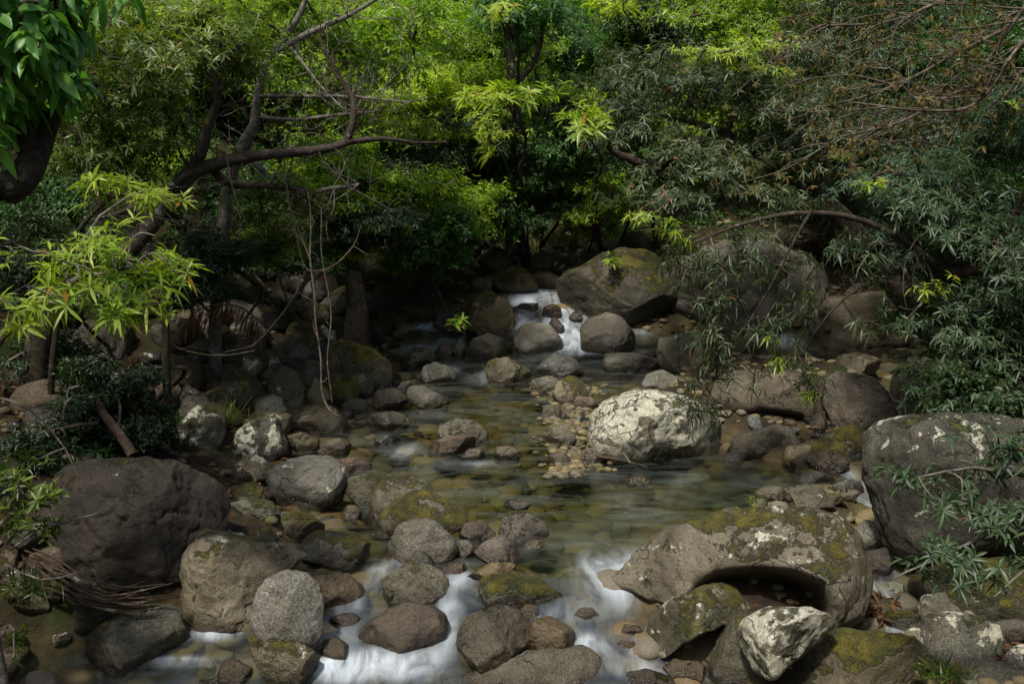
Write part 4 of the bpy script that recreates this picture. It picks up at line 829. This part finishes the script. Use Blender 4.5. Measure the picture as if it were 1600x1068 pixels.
# --- drooping foliage in front of the boulders
plant('drooping_tree', 'low tree whose dark narrow leaves droop in front of the enormous grey boulder', 'tree',
  [([foot(1720, 8.6), P(1620, 430, 8.9), P(1540, 420, 9.2), P(1480, 428, 9.4), P(1430, 418, 9.5), P(1390, 425, 9.6)], [.09, .08, .07, .06, .05, .03]),
   ([P(1480, 428, 9.4), P(1380, 360, 9.3), P(1270, 330, 9.2), P(1160, 350, 9.1), P(1080, 380, 9.0)], [.035, .028, .022, .016, .008]),
   ([P(1270, 330, 9.2), P(1220, 420, 9.1), P(1170, 500, 9.0), P(1130, 560, 8.9), P(1100, 640, 8.8)], [.016, .013, .011, .009, .004]),
   ([P(1430, 418, 9.5), P(1340, 450, 9.2), P(1260, 540, 9.0), P(1270, 620, 8.9)], [.016, .012, .009, .004])],
  [ell(1110, 420, 100, 60, 9.0, .6), ell(1200, 390, 110, 60, 9.1, .6), ell(1140, 500, 75, 55, 8.9, .4), ell(1110, 600, 48, 70, 8.8, .3), ell(1215, 500, 70, 60, 8.9, .4), ell(1260, 590, 55, 50, 8.8, .3), ell(1160, 590, 50, 40, 8.8, .3), ell(1060, 400, 45, 35, 9, .4), ell(1350, 400, 110, 40, 9.3, .6), ell(1370, 510, 40, 26, 9.2, .3), ell(1095, 610, 38, 60, 8.8, .25), ell(1120, 540, 40, 50, 8.8, .25)], 480, M_LGREY, M_BARK, 38, k=7, L=.105, wr=.16, spread=(60, 125), droop=.55, detail=2, clump=4, tight=.18, flat=1.0, twigs=True, r0=.008, axdown=.5,
  young_lit=[([ell(1205, 525, 10, 8, 8.8, .1), ell(1207, 560, 10, 8, 8.8, .1), ell(1262, 612, 20, 8, 8.7, .1), ell(1060, 365, 28, 16, 8.9, .2), ell(1275, 455, 16, 12, 8.9, .1)], 16, M_LBRIGHT)])
# --- dense dark mass at the right edge
plant('shaded_right_tree', 'dense grey-green tree filling the shade at the right edge', 'tree',
  [([foot(1560, 9.5), P(1520, 560, 9.5), P(1500, 450, 9.5), P(1450, 330, 9.6), P(1430, 240, 9.6)], [.11, .10, .08, .05, .02]), ([P(1500, 450, 9.5), P(1570, 360, 9.3), P(1620, 260, 9.2)], [.05, .035, .015])],
  [ell(1440, 300, 130, 80, 9.8, .9), ell(1540, 380, 120, 90, 9.4, .9), ell(1500, 500, 110, 70, 9.3, .7), ell(1570, 560, 90, 90, 9.0, .6), ell(1480, 590, 70, 50, 9.2, .5), ell(1590, 200, 70, 80, 9.3, .6), ell(1400, 380, 80, 50, 9.8, .6)], 4400, M_LTEAL, M_BARK, 39, k=7, L=.092, wr=.19, droop=.35, clump=22, tight=.22, upper=[((6.3, 8.5, 6.4), (2.8, 3.6, .8)), ((5.2, 5.8, 5.9), (1.7, 2.0, .6))],
  young_lit=[([ell(1400, 290, 90, 20, 9.0, .3), ell(1570, 150, 40, 20, 9.0, .3), ell(1440, 470, 60, 40, 8.9, .3)], 26, M_LBRIGHT)])
# --- leafy bush over the huge right boulder
plant('leafy_bush', 'leafy blue-green bush hanging over the huge lichen-speckled boulder', 'bush',
  [([foot(1760, 5.2), P(1680, 760, 5.3), P(1600, 740, 5.4), P(1520, 730, 5.4), P(1440, 745, 5.4)], [.03, .024, .016, .01, .004]), ([P(1680, 800, 5.2), P(1590, 810, 5.2), P(1520, 850, 5.2), P(1440, 890, 5.2), P(1400, 905, 5.2)], [.02, .014, .010, .007, .003]),
   ([P(1680, 850, 5), P(1620, 880, 5), P(1560, 930, 5)], [.014, .01, .004])],
  [ell(1480, 750, 80, 45, 5.4, .3), ell(1560, 700, 70, 50, 5.4, .3), ell(1570, 790, 70, 40, 5.3, .3), ell(1500, 840, 60, 26, 5.2, .25), ell(1430, 895, 34, 22, 5.2, .12), ell(1590, 900, 40, 40, 5.1, .2), ell(1520, 900, 50, 20, 5.1, .15)], 190, M_LTEAL, M_BARKG, 40, k=8, L=.085, wr=.2, droop=.3, detail=3, clump=6, tight=.28, twigs=True, r0=.006, spread=(50, 100))

# --- dead mossy twig tangle hanging in the upper right
def twig_tangle():
    rg = np.random.default_rng(50); root = empty('dead_branch', P(1700, 0, 5.6)); loc = np.array(root.location); wd = Wood()
    mains = [[(1700, -20, 5.8), (1560, 60, 5.7), (1450, 110, 5.6), (1340, 150, 5.5)], [(1700, 40, 5.8), (1580, 120, 5.6), (1500, 140, 5.5), (1400, 190, 5.4), (1310, 215, 5.4)], [(1650, -60, 6), (1480, 0, 5.9), (1400, 30, 5.8), (1270, 40, 5.7)],
             [(1700, 0, 5.5), (1600, 50, 5.4), (1530, 160, 5.4), (1440, 180, 5.3), (1330, 160, 5.3)], [(1640, -40, 5.5), (1560, 70, 5.5), (1520, 140, 5.5), (1480, 230, 5.4)]]
    ends = []
    for m in mains:
        p = wd.tube(np.array([P(*q) for q in m]) - loc, np.linspace(.013, .005, len(m)), 5, .06, .06)
        for _ in range(13):
            a = p[rg.integers(len(p) // 4, len(p))]; dr = unit(np.array([-1.0, rg.normal(0, .4), rg.normal(-.15, .4)])); L = rg.uniform(.15, .6)
            q = wd.tube([a, a + dr * L * .5 + rg.normal(0, .03, 3), a + dr * L + [0, 0, -.08 * L] + rg.normal(0, .04, 3)], [.005, .0035, .0015], 4, .05, .03); ends.append(q[-1]); ends.append(q[len(q) // 2])
            for _ in range(3):
                b = q[rg.integers(1, len(q))]; d2 = unit(dr + rg.normal(0, .7, 3)); wd.tube([b, b + d2 * .1 + rg.normal(0, .01, 3), b + d2 * rg.uniform(.15, .3)], [.003, .002, .001], 3, .05)
    wd.obj('branch', M_TWIG, root)
    e = np.array(ends); i = rg.integers(0, len(e), 500); pos = e[i] + rg.normal(0, .05, (500, 3)) * [1.2, 1, 1.5]
    ax = unit(rg.normal(size=(500, 3)) + [0, 0, -.6]); link('moss', whorls('moss', pos, ax, rg, 6, .035, .35, (20, 110), .3, 1), M_FERN, root)
    tag(root, 'tangle of dead brown mossy twigs reaching in over the stream from the upper right', 'branch')
twig_tangle()

# --- background plants on the far slope: px, py, rx, ry, depth, kind, label
KIND = {'mid': (M_LMID, .10, .34, 6), 'olive': (M_LOLIVE, .11, .26, 6), 'blue': (M_LBLUE, .085, .45, 6), 'bright': (M_LBRIGHT, .13, .22, 7), 'grey': (M_LGREY, .12, .22, 7), 'teal': (M_LTEAL, .10, .32, 6), 'dark': (M_LSHADED, .09, .3, 6)}
BACK = [
 (620, 60, 120, 80, 14.5, 'mid', 'bright backlit tree behind the slender forked trunk'),
 (760, 60, 110, 80, 15.5, 'mid', 'leafy tree high up between the slender trunk and the tall dark trunk'),
 (880, 70, 90, 90, 16.5, 'blue', 'small-leaved dark tree high above the upper cascade'),
 (960, 40, 90, 60, 17.5, 'mid', 'pale green treetop high above the enormous dark boulder'),
 (1060, 30, 110, 60, 17, 'teal', 'treetop at the top edge behind the crooked limb'),
 (1180, 30, 110, 60, 16, 'mid', 'treetop at the top edge above the bright new growth of the crooked limb tree'),
 (1300, 60, 110, 80, 15, 'grey', 'dull green tree behind the dead twig tangle'),
 (1430, 80, 120, 90, 14, 'teal', 'dark tree seen through the dead twig tangle'),
 (1560, 60, 110, 90, 13, 'blue', 'deep green tree in the upper right corner'),
 (520, 20, 110, 60, 15.5, 'bright', 'yellow-green treetop above the level limb'),
 (380, 20, 120, 70, 14, 'olive', 'olive treetop above the leaning tree'),
 (230, 20, 120, 70, 13, 'olive', 'dim treetop just right of the broad-leaved tree'),
 (150, 130, 100, 90, 12.5, 'blue', 'dark tree in the gap beside the broad-leaved tree'),
 (90, 300, 90, 80, 11.5, 'blue', 'dark thicket behind the thick limb at the left edge'),
 (220, 270, 90, 60, 12, 'olive', 'dim olive thicket behind the leaning trunk'),
 (480, 120, 90, 60, 13, 'mid', 'leafy sapling crown behind the parallel bare twigs'),
 (620, 150, 100, 60, 13.5, 'bright', 'bright shrub above the end of the level limb'),
 (500, 250, 90, 60, 12.6, 'mid', 'green shrub filling the space under the level limb'),
 (640, 290, 90, 50, 13.2, 'mid', 'fresh green shrub hanging below the tip of the level limb'),
 (580, 340, 90, 50, 12.4, 'teal', 'glossy small-leaved shrub over the dark trunk base'),
 (680, 370, 70, 50, 13, 'blue', 'shiny dark shrub reaching down to the left inlet'),
 (420, 370, 60, 40, 11.3, 'olive', 'yellowish fine-leaved shrub behind the hanging vines'),
 (740, 210, 90, 60, 14.5, 'teal', 'dark-leaved shrub behind the bright middle spray'),
 (840, 230, 90, 60, 15, 'blue', 'deep green shrub in the middle of the far slope'),
 (800, 320, 90, 50, 15, 'blue', 'shaded shrub directly over the far rubble'),
 (930, 300, 70, 50, 15.2, 'mid', 'green shrub above the enormous dark boulder'),
 (900, 160, 80, 50, 15.2, 'teal', 'dark shrub under the small-leaved tree'),
 (980, 130, 80, 50, 15.5, 'grey', 'grey-green shrub behind the crooked limb tip'),
 (1330, 160, 100, 60, 13.8, 'grey', 'grey-leaved shrub right of the bright new growth'),
 (1280, 320, 100, 40, 15, 'grey', 'grey-green shrub behind the top of the enormous bare grey boulder'),
 (1450, 200, 110, 70, 12.5, 'teal', 'shaded shrub below the dead twig tangle'),
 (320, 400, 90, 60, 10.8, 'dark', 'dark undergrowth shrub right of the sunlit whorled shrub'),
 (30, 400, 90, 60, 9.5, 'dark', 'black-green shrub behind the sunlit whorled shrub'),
 (470, 400, 60, 40, 12.2, 'blue', 'shadowed shrub behind the looping vine'), (650, 400, 60, 36, 14.0, 'mid', 'low green shrub overhanging the mossy bank boulder'), (720, 365, 60, 36, 15.6, 'blue', 'low dark shrub over the rubble left of the far stream'),
 (560, 300, 80, 60, 13.4, 'mid', 'bushy green shrub behind the fine vertical vine'),
 (380, 300, 90, 60, 12.4, 'blue', 'dark shrub seen through the fork of the leaning tree'), (300, 440, 60, 36, 10.6, 'dark', 'low black-green shrub behind the withered palm frond'),
 (560, 385, 80, 44, 12.9, 'teal', 'glossy low shrub spreading over the mossy bank boulder'), (700, 330, 90, 60, 13.9, 'mid', 'rounded green shrub hanging toward the left inlet'),
 (620, 230, 100, 60, 13.6, 'teal', 'dark glossy shrub behind the tip of the level limb'), (720, 140, 100, 60, 14.8, 'mid', 'light green shrub behind the middle bright spray'), (860, 300, 80, 50, 15.8, 'teal', 'dark shrub at the back of the far bank centre'), (990, 260, 80, 60, 15.4, 'blue', 'deep green shrub behind the crooked limb hook'),
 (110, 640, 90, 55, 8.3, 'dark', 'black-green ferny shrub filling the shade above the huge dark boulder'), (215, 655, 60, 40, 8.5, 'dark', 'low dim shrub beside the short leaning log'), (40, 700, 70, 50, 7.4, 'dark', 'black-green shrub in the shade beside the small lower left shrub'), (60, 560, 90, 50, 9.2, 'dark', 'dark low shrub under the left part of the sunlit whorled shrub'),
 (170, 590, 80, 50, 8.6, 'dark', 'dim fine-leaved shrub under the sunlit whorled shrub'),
 (1560, 620, 90, 50, 8.2, 'teal', 'dark shrub behind the huge lichen-speckled boulder'),
]
for k, (px, py, rx, ry, D, kd, lb) in enumerate(BACK):
    m, L, wr, kk = KIND[kd]; rg = np.random.default_rng(200 + k)
    c = P(px, py, D); b = gz(c[0] + rg.normal(0, .3), D + 1.3); top = c + [0, 0, ry / FPX * D * .6]
    if b[2] > c[2] - .3: b[2] = c[2] - 1.0
    mid = (b + c) / 2 + rg.normal(0, .15, 3)
    area = rx * ry * (D / FPX) ** 2; n = int(np.clip(area * 4000, 1000, 11000)); L *= .70
    tree = ry >= 60 and py < 160
    plant('forest_tree' if tree else 'forest_shrub', lb, 'tree' if tree else 'shrub',
      [([b, mid, c, top], [.05, .04, .025, .01] if tree else [.02, .016, .012, .006]), ([mid, (mid + c) / 2 + [rg.normal(0, .4), 0, .2], c + [rg.choice([-1, 1]) * rx / FPX * D * .3, .2, 0]], [.03, .02, .008])],
      [ell(px, py, rx, ry, D), ell(px + rg.uniform(-.5, .5) * rx, py + rg.uniform(-.5, .5) * ry, rx * .7, ry * .7, D + .3)], n, m, M_BARKG if k % 3 == 0 else M_BARK, 300 + k, k=kk, L=L * rg.uniform(.85, 1.15), wr=wr, droop=.3, detail=0, clump=46, tight=.22,
      spread=(45, 110), stem=.10, young_lit=[([ell(px, py - ry * .3, rx * .9, ry * .6, D - .25)], int(n * .13), M_LFRESHLIT)] if kd in ('mid', 'teal', 'olive', 'bright') and k % 4 != 1 and px < 1250 else None)  # lighter leaves on the crown tops paint sunlit highlights
# shrubs that nothing tells apart, filling the slope: five kinds, copied
PRO = []
for j, (m, L, wr) in enumerate([(M_LBLUE, .072, .38), (M_LMID, .078, .32), (M_LTEAL, .076, .32), (M_LOLIVE, .085, .26), (M_LFRESHLIT, .07, .42)]):
    PRO.append(plant('slope_shrub', 'one of the dense leafy shrubs covering the far forest slope', 'shrub', [([np.array([0, 0, -.1]), np.array([.05, 0, .7]), np.array([0, .05, 1.4])], [.04, .03, .01]), ([np.array([.03, 0, .5]), np.array([.5, 0, 1.1])], [.02, .01])],
       [((0, 0, 1.15), (1.25, 1.0, 1.05)), ((.5, -.2, .7), (.9, .8, .7)), ((-.6, .1, .8), (.8, .8, .7))], 6500, m, M_BARK, 700 + j, k=6, L=L, wr=wr, detail=0, clump=50, tight=.2, spread=(45, 110), stem=.1, group='shrubs covering the far slope'))
def copy_plant(src, loc, rz, s):
    c = src.copy(); COL.objects.link(c); c.location = loc; c.rotation_euler = (0, 0, rz); c.scale = (s, s, s)
    for ch in src.children: d = ch.copy(); COL.objects.link(d); d.parent = c
rg = np.random.default_rng(15); n_ = 0
for row, (Y0, xr_) in enumerate([(17.4, 8.5), (18.6, 9.5), (19.8, 10), (21.2, 11), (22.8, 12), (24.6, 13), (27, 14)]):
    for x in np.arange(-xr_, xr_ + .1, 1.75):
        x = x + rg.normal(0, .35); y = Y0 + rg.normal(0, .4); s = rg.uniform(.8, 1.35); j = int(rg.integers(5)) if row > 2 else int(rg.choice([0, 2, 1]))
        if abs(x) < 2.2 and y < 18: continue
        z = float(G(x, y)) - .1
        if n_ < 5: PRO[n_].location = (x, y, z); PRO[n_].scale = (s, s, s)
        else: copy_plant(PRO[j], (x, y, z), rg.uniform(0, 6.3), s)
        n_ += 1
for side, xs_ in (('left', (-6.5, -8.2)), ('right', (6.6, 8.4))):
    for x0 in xs_:
        for y in np.arange(9.5, 17, 1.7):
            if side == 'left' and x0 > -7 and y < 11: continue
            x = x0 * (.62 + y * .035) + rg.normal(0, .3); copy_plant(PRO[int(rg.choice([0, 0, 2, 3]))], (x, y + rg.normal(0, .3), float(G(x, y)) - .2), rg.uniform(0, 6.3), rg.uniform(.7, 1.15))
# unseen dense trees added round the glade to block light from the low sky
for x, y, s in [(-12, 3, 3.6), (-12.5, 8, 3.8), (-13, 13, 3.6), (-9, -2, 3.4), (12, 3, 3.6), (12, 8, 3.8), (13.5, 13, 3.6), (9, -2.5, 3.4), (-5, -6, 3.4), (5, -6.5, 3.2)]:
    z = float(G(x, y)) - .3; src = PRO[0]; n0 = len(COL.objects); copy_plant(src, (x, y, z), x * 1.3, s); c = [o for o in COL.objects if o.name.startswith('slope_shrub') and abs(o.location.x - x) < 1e-4 and abs(o.location.y - y) < 1e-4][0]
    c.name = 'shade_tree'; c['label'] = 'unseen dense tree added to shade the valley from the low sky'; c['category'] = 'tree'; c['group'] = 'unseen trees added for shade'
# middle sprays of bright whorls
for px, py, rx, ry, D, n, lb in [(790, 148, 75, 18, 11.5, 46, 'bright spray of whorled leaves over the middle of the stream'), (910, 185, 45, 28, 11.3, 34, 'bright drooping spray of whorled leaves right of the middle spray'), (765, 200, 30, 40, 13, 20, 'small yellow-green sapling behind the middle spray'), (975, 8, 50, 20, 13, 20, 'pale leaf tuft at the top edge over the enormous dark boulder'),
                                 (780, 10, 20, 12, 11.5, 8, 'single fresh leaf whorl at the top edge on the tall dark trunk')]:
    b = gz(P(px + 40, 400, D + 4)[0], 16.2)
    plant('bright_sapling', lb, 'shrub', [([b, (b + P(px, py + 90, D + 2)) / 2 + [0, 0, .4], P(px + 30, py + 70, D + 1), P(px, py + 10, D)], [.035, .03, .018, .008])], [ell(px, py, rx, ry, D, .4)], n, M_LBRIGHT, M_BARK, 400 + px, k=9, L=.16, wr=.2, droop=.2, detail=2, clump=4, tight=.3, twigs=True, r0=.007)
# tall dark trunk
wd = Wood(); b = gz(P(800, 400, 14.3)[0], 16.0)
r_ = empty('dark_trunk_tree', b); wd.tube([b - b, P(812, 250, 14.8) - b, P(800, 140, 14.3) - b, P(790, 40, 14.2) - b, P(785, -60, 14.2) - b], [.07, .065, .06, .05, .04], 8, .15, .08, .3); wd.tube([P(800, 140, 14.3) - b, P(840, 90, 14.3) - b, P(850, 20, 14.3) - b], [.05, .04, .02], 6, .15, .05); wd.obj('trunk', M_BARK, r_)
pp, aa, _ = cloud([ell(800, 20, 90, 70, 14.2)], 700, rng, 30); link('crown', whorls('crown', pp - b, aa, rng, 6, .10, .3, (50, 110), .3, 1), M_LBLUE, r_); tag(r_, 'tall dark trunk standing among the leaves above the upper cascade', 'tree')
# --- dark stump at the left bank behind the vines, leaning logs
def log(name, label, cat, pts, rad, mat, knob=.35):
    wd = Wood(); a = np.array(pts[0]); wd.tube(np.array(pts) - a, rad, 10, .08, .03, knob); o = wd.obj(name, mat); o.location = a; tag(o, label, cat); return o
log('tree_stump', 'broad black stump behind the hanging vines', 'stump', [foot(558, 12.3) - [0, 0, .1], P(556, 460, 12.3), P(554, 440, 12.3), P(556, 420, 12.3)], [.17, .12, .10, .08], M_BARK, .5)
log('fallen_log', 'short leaning log above the huge dark boulder', 'log', lin((205, 712, 7.9), (185, 680, 8), (160, 645, 8.1), (150, 625, 8.15)), [.042, .038, .034, .03], M_ROOT)
log('thin_trunk', 'thin straight dark trunk below the sunlit whorled shrub', 'tree', [foot(262, 8.9), P(262, 600, 8.8), P(260, 520, 8.8), P(258, 470, 8.8)], [.04, .035, .033, .03], M_BARK)
log('driftwood_stick', 'pale stick propped against the foot of the lichen-crusted boulder', 'stick', lin((984, 722, 9.25), (974, 706, 9.3)), [.012, .010], M_BARKG)
log('driftwood_branch', 'dark thin stick lying in the water by the lichen-crusted boulder', 'stick', lin((932, 712, 9.35), (975, 720, 9.3), (1010, 730, 9.2)), [.014, .011, .006], M_ROOT)
# --- roots
def roots():
    rg = np.random.default_rng(60); wd = Wood(); a = P(90, 905, 6.6)
    for k in range(15):
        o_ = rg.normal(0, .045, 3); e = rg.uniform(-.06, .06)
        pts = [P(60 + rg.uniform(-20, 20), 890 + rg.uniform(-10, 10), 6.6) + o_, P(100, 908, 6.55) + o_, P(140, 932, 6.5) + o_ * .8, P(200, 940, 6.5) + o_ * .7 + [0, 0, e * .4], P(270 + rg.uniform(-40, 15), 930, 6.6) + o_ * .8 + [0, 0, e]]
        wd.tube(np.array(pts) - a, np.array([.016, .015, .012, .010, .004]) * rg.uniform(.3, .9), 5, .08, .07, .45)
    o = wd.obj('exposed_roots', M_ROOT); o.location = a; tag(o, 'bundle of bare brown roots running along the foot of the huge dark boulder', 'roots')
roots()
# --- hanging vines
VINES = [('looping pale vine curving down over the left bank rocks', [(448, 250, 9.9), (452, 320, 10), (462, 380, 10), (480, 420, 10), (520, 415, 10), (552, 385, 10), (562, 350, 10)], .011),
 ('long straight vine trailing down to the shore stones', [(480, 300, 9.9), (483, 400, 9.9), (496, 480, 9.8), (500, 560, 9.7), (497, 610, 9.6), (510, 640, 9.5), (530, 652, 9.4)], .014),
 ('thin vine hanging just right of the long straight vine', [(500, 330, 9.9), (508, 430, 9.9), (513, 520, 9.8), (512, 580, 9.7), (516, 625, 9.6)], .009),
 ('twisted vine descending from the level limb', [(458, 242, 10), (450, 300, 10), (470, 370, 10), (490, 430, 9.9), (495, 480, 9.9)], .012),
 ('fine vertical vine hanging from the tip of the level limb', [(585, 215, 10.3), (580, 260, 10.3), (582, 330, 10.3)], .007),
 ('fine vine dangling over the leaning trunk', [(355, 240, 9.6), (362, 300, 9.5), (390, 350, 9.5)], .007),
 ('dry creeper drooping above the leaning log', [(120, 190, 8.3), (140, 250, 8.3), (146, 300, 8.3), (148, 340, 8.3)], .010),
 ('bare curved shoot crossing the left bank stones', [(400, 545, 9.9), (360, 548, 9.8), (310, 545, 9.8), (270, 538, 9.8)], .007),
 ('bent bare twig sloping over the dim left bank', [(470, 440, 10.2), (430, 500, 10.1), (395, 535, 10), (340, 548, 9.9)], .007),
 ('pale forked shoot hanging before the smooth tan boulder', [(1440, 360, 9.0), (1415, 400, 9), (1408, 450, 9), (1412, 480, 9)], .006),
 ('pale hanging shoot at the right edge', [(1590, 350, 8.5), (1575, 390, 8.5), (1590, 430, 8.5)], .008)]
for lb, pts, r in VINES:
    a = P(*pts[0]); wd = Wood(); wd.tube(np.array([P(*q) for q in pts]) - a, [r * .62] * (len(pts) - 1) + [r * .4], 5, .06, .10, .35); wd.bristle(5, rng, .16, r * .35); o = wd.obj('vine', M_TWIG); o.location = a; tag(o, lb, 'vine', 'vines and bare shoots')
# --- grass, litter, undergrowth
def tuft(label, px, py, D, n, L, seed, spreadx=.12):
    rg = np.random.default_rng(seed); h = ghit(px, py); c = h if D is None else P(px, py, D)
    b = c + np.stack([rg.normal(0, spreadx, n), rg.normal(0, spreadx * .6, n), np.zeros(n)], 1); d = unit(np.stack([rg.normal(0, .45, n), rg.normal(0, .45, n), np.ones(n)], 1))
    me = leaves('grass_tuft', b - c, d, unit(rg.normal(size=(n, 3))), L * rg.uniform(.5, 1.1, n), np.full(n, .010), rg.uniform(.1, .9, n), .1, 3); o = link('grass_tuft', me, M_GRASS, loc=c); tag(o, label, 'grass tuft')
tuft('arching grass tuft between the two lichen-blotched rocks on the left bank', 345, 662, None, 160, .38, 71)
tuft('grass tuft at the bottom edge by the rough angular boulder', 1478, 1062, 5.35, 120, .22, 72, .07)
tuft('shaded grass clump above the leaning log', 235, 680, None, 150, .35, 73, .2)
tuft('grass clump hanging at the far left edge under the roots', 20, 930, 5.9, 140, .3, 74, .12)
for k, (px, py) in enumerate([(880, 360), (930, 352), (835, 372), (980, 365)]):
    tuft(['long green grass clump over the far rubble', 'grass clump above the enormous dark boulder', 'dark grass clump beside the far shaded shrub', 'grass clump behind the top of the enormous dark boulder'][k], px, py + 20, None, 420, .45, 80 + k, .4)
for o in list(COL.objects):
    if o.name.startswith('grass_tuft') and 'grass clump' in o['label'] and 'far left' not in o['label'] and 'leaning log' not in o['label']: o.name = 'grass'; o['kind'] = 'stuff'
def sprig(label, px, py, D, n, L, seed, mat=M_LMID):
    rg = np.random.default_rng(seed); c = P(px, py, D); wd = Wood(); pos = rg.normal(0, .05, (n, 3)) + [0, 0, .07]; r = empty('seedling', c)
    for p in pos: wd.tube([[0, 0, -.04], p * .5, p], [.003, .002, .001], 3, .05)
    wd.obj('stems', M_BARKG, r); link('leaves', whorls('leaves', pos, unit(pos + [0, 0, .1]), rg, 6, L, .3, (50, 100), .2, 2), mat, r); tag(r, label, 'seedling')
sprig('tiny fern-like seedling on the mossy crest of the great arching boulder', 1172, 806, 7.75, 8, .05, 90)
sprig('second tiny seedling lower on the great arching boulder', 1148, 850, 7.35, 7, .045, 91, M_LTEAL)
sprig('small green seedling sprouting on the lichen-blotched rock', 312, 690, 9.0, 6, .07, 92, M_LTEAL)
sprig('fern-like green seedling on the stones left of the upper cascade', 715, 515, 12.4, 16, .12, 93)
sprig('small plant rooted on the enormous dark boulder', 958, 415, 14.1, 12, .10, 94)
sprig('yellowish seedling on the tilted mossy boulder', 1092, 928, 6.9, 5, .035, 95)
def frond():
    rg = np.random.default_rng(61); a = P(410, 505, 10.2); c = [P(410, 505, 10.2), P(370, 478, 10.3), P(320, 480, 10.3), P(285, 505, 10.2)]; r = empty('palm_frond', a); wd = Wood(); p = wd.tube(np.array(c) - a, [.012, .01, .008, .004], 5, .04)
    wd.obj('midrib', M_ROOT, r); t = np.repeat(p, 4, 0); n = len(t); d = unit(np.stack([rg.normal(-.35, .2, n), rg.normal(0, .3, n), rg.uniform(-1, -.6, n)], 1))
    link('leaflets', leaves('leaflets', t, d, unit(rg.normal(size=(n, 3))), rg.uniform(.15, .32, n), np.full(n, .018), rg.uniform(0, .3, n)), M_DEAD, r); tag(r, 'withered palm frond drooping over the dim left bank', 'palm frond')
frond()
def litter():
    rg = np.random.default_rng(62); b = []
    for (x0, y0, x1, y1, n) in [(330, 690, 450, 780, 60), (200, 560, 420, 700, 380), (1290, 930, 1400, 980, 160), (1200, 650, 1420, 700, 40), (0, 560, 250, 700, 250), (1480, 1010, 1600, 1060, 60), (700, 395, 1000, 430, 150)]:
        for _ in range(n): b.append(ghit(rg.uniform(x0, x1), rg.uniform(y0, y1)) + [0, 0, .015 + rg.uniform(0, .03)])
    b = np.array(b); n = len(b); a = rg.uniform(0, 6.3, n); d = np.stack([np.cos(a), np.sin(a), rg.normal(0, .25, n)], 1)
    me = leaves('leaf_litter', b, d, unit(np.array([0, 0, 1.]) + rg.normal(0, .4, (n, 3))), rg.uniform(.05, .12, n), rg.uniform(.02, .04, n), rg.normal(0, .15, n), .3, 2)
    tag(link('leaf_litter', me, M_DEAD), 'scattered dead brown leaves between the stones', 'leaf litter', kind='stuff')
litter()
def undergrowth():
    rg = np.random.default_rng(63); N = 50000; X = rg.uniform(-16, 16, N); Y = rg.uniform(8, 27, N); d, _ = chan(X, Y); px, py = topx(np.array([0, 1, 0]))[:2]
    nz = n2(X, Y, .7, 77, 3); lf = _[...]; far = (Y > 16.6) | (d > 3.0) | (lf & (d > 1.3) & (nz > .0)); keep = far & (d > .8) & (nz > -.28); X, Y = X[keep], Y[keep]; n = len(X)
    h = rg.random(n) ** 1.5 * (.14 + .6 * sstep(16, 19, Y)); Z = G(X, Y) + h; pos = np.stack([X, Y, Z], 1); ax = unit(np.stack([rg.normal(0, .4, n), rg.normal(-.3, .4, n), np.ones(n)], 1))
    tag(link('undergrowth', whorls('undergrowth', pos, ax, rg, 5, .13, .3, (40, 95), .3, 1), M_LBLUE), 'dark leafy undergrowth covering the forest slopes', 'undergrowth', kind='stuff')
undergrowth()
# --- little waterfall beside the arching boulder
def fall():
    a = P(1385, 900, 7.4); t = np.linspace(0, 1, 24); s = np.linspace(-1, 1, 14); T, S = np.meshgrid(t, s, indexing='ij')
    top, bot = P(1385, 905, 7.3), P(1368, 985, 6.75); wdt = .10 + .03 * T
    X = top[0] + (bot[0] - top[0]) * T + S * wdt; Y = top[1] + (bot[1] - top[1]) * (T ** .7) - .03 * (1 - S ** 2); Z = top[2] + (bot[2] - top[2]) * T ** 1.6
    X = X + .012 * np.sin(S * 9 + T * 2); V = np.stack([X, Y, Z], -1).reshape(-1, 3); nx = 14; ii = (np.arange(23)[:, None] * nx + np.arange(13)[None]).ravel()
    me = quads('waterfall', V, np.stack([ii, ii + 1, ii + nx + 1, ii + nx], 1)); add_attr(me, 'foam', (.85 * (1 - .35 * S ** 2)).ravel()); add_attr(me, 'deep', np.zeros(S.size)); tag(link('waterfall', me, M_WATER), 'small silky white waterfall beside the great arching boulder', 'waterfall')
fall()
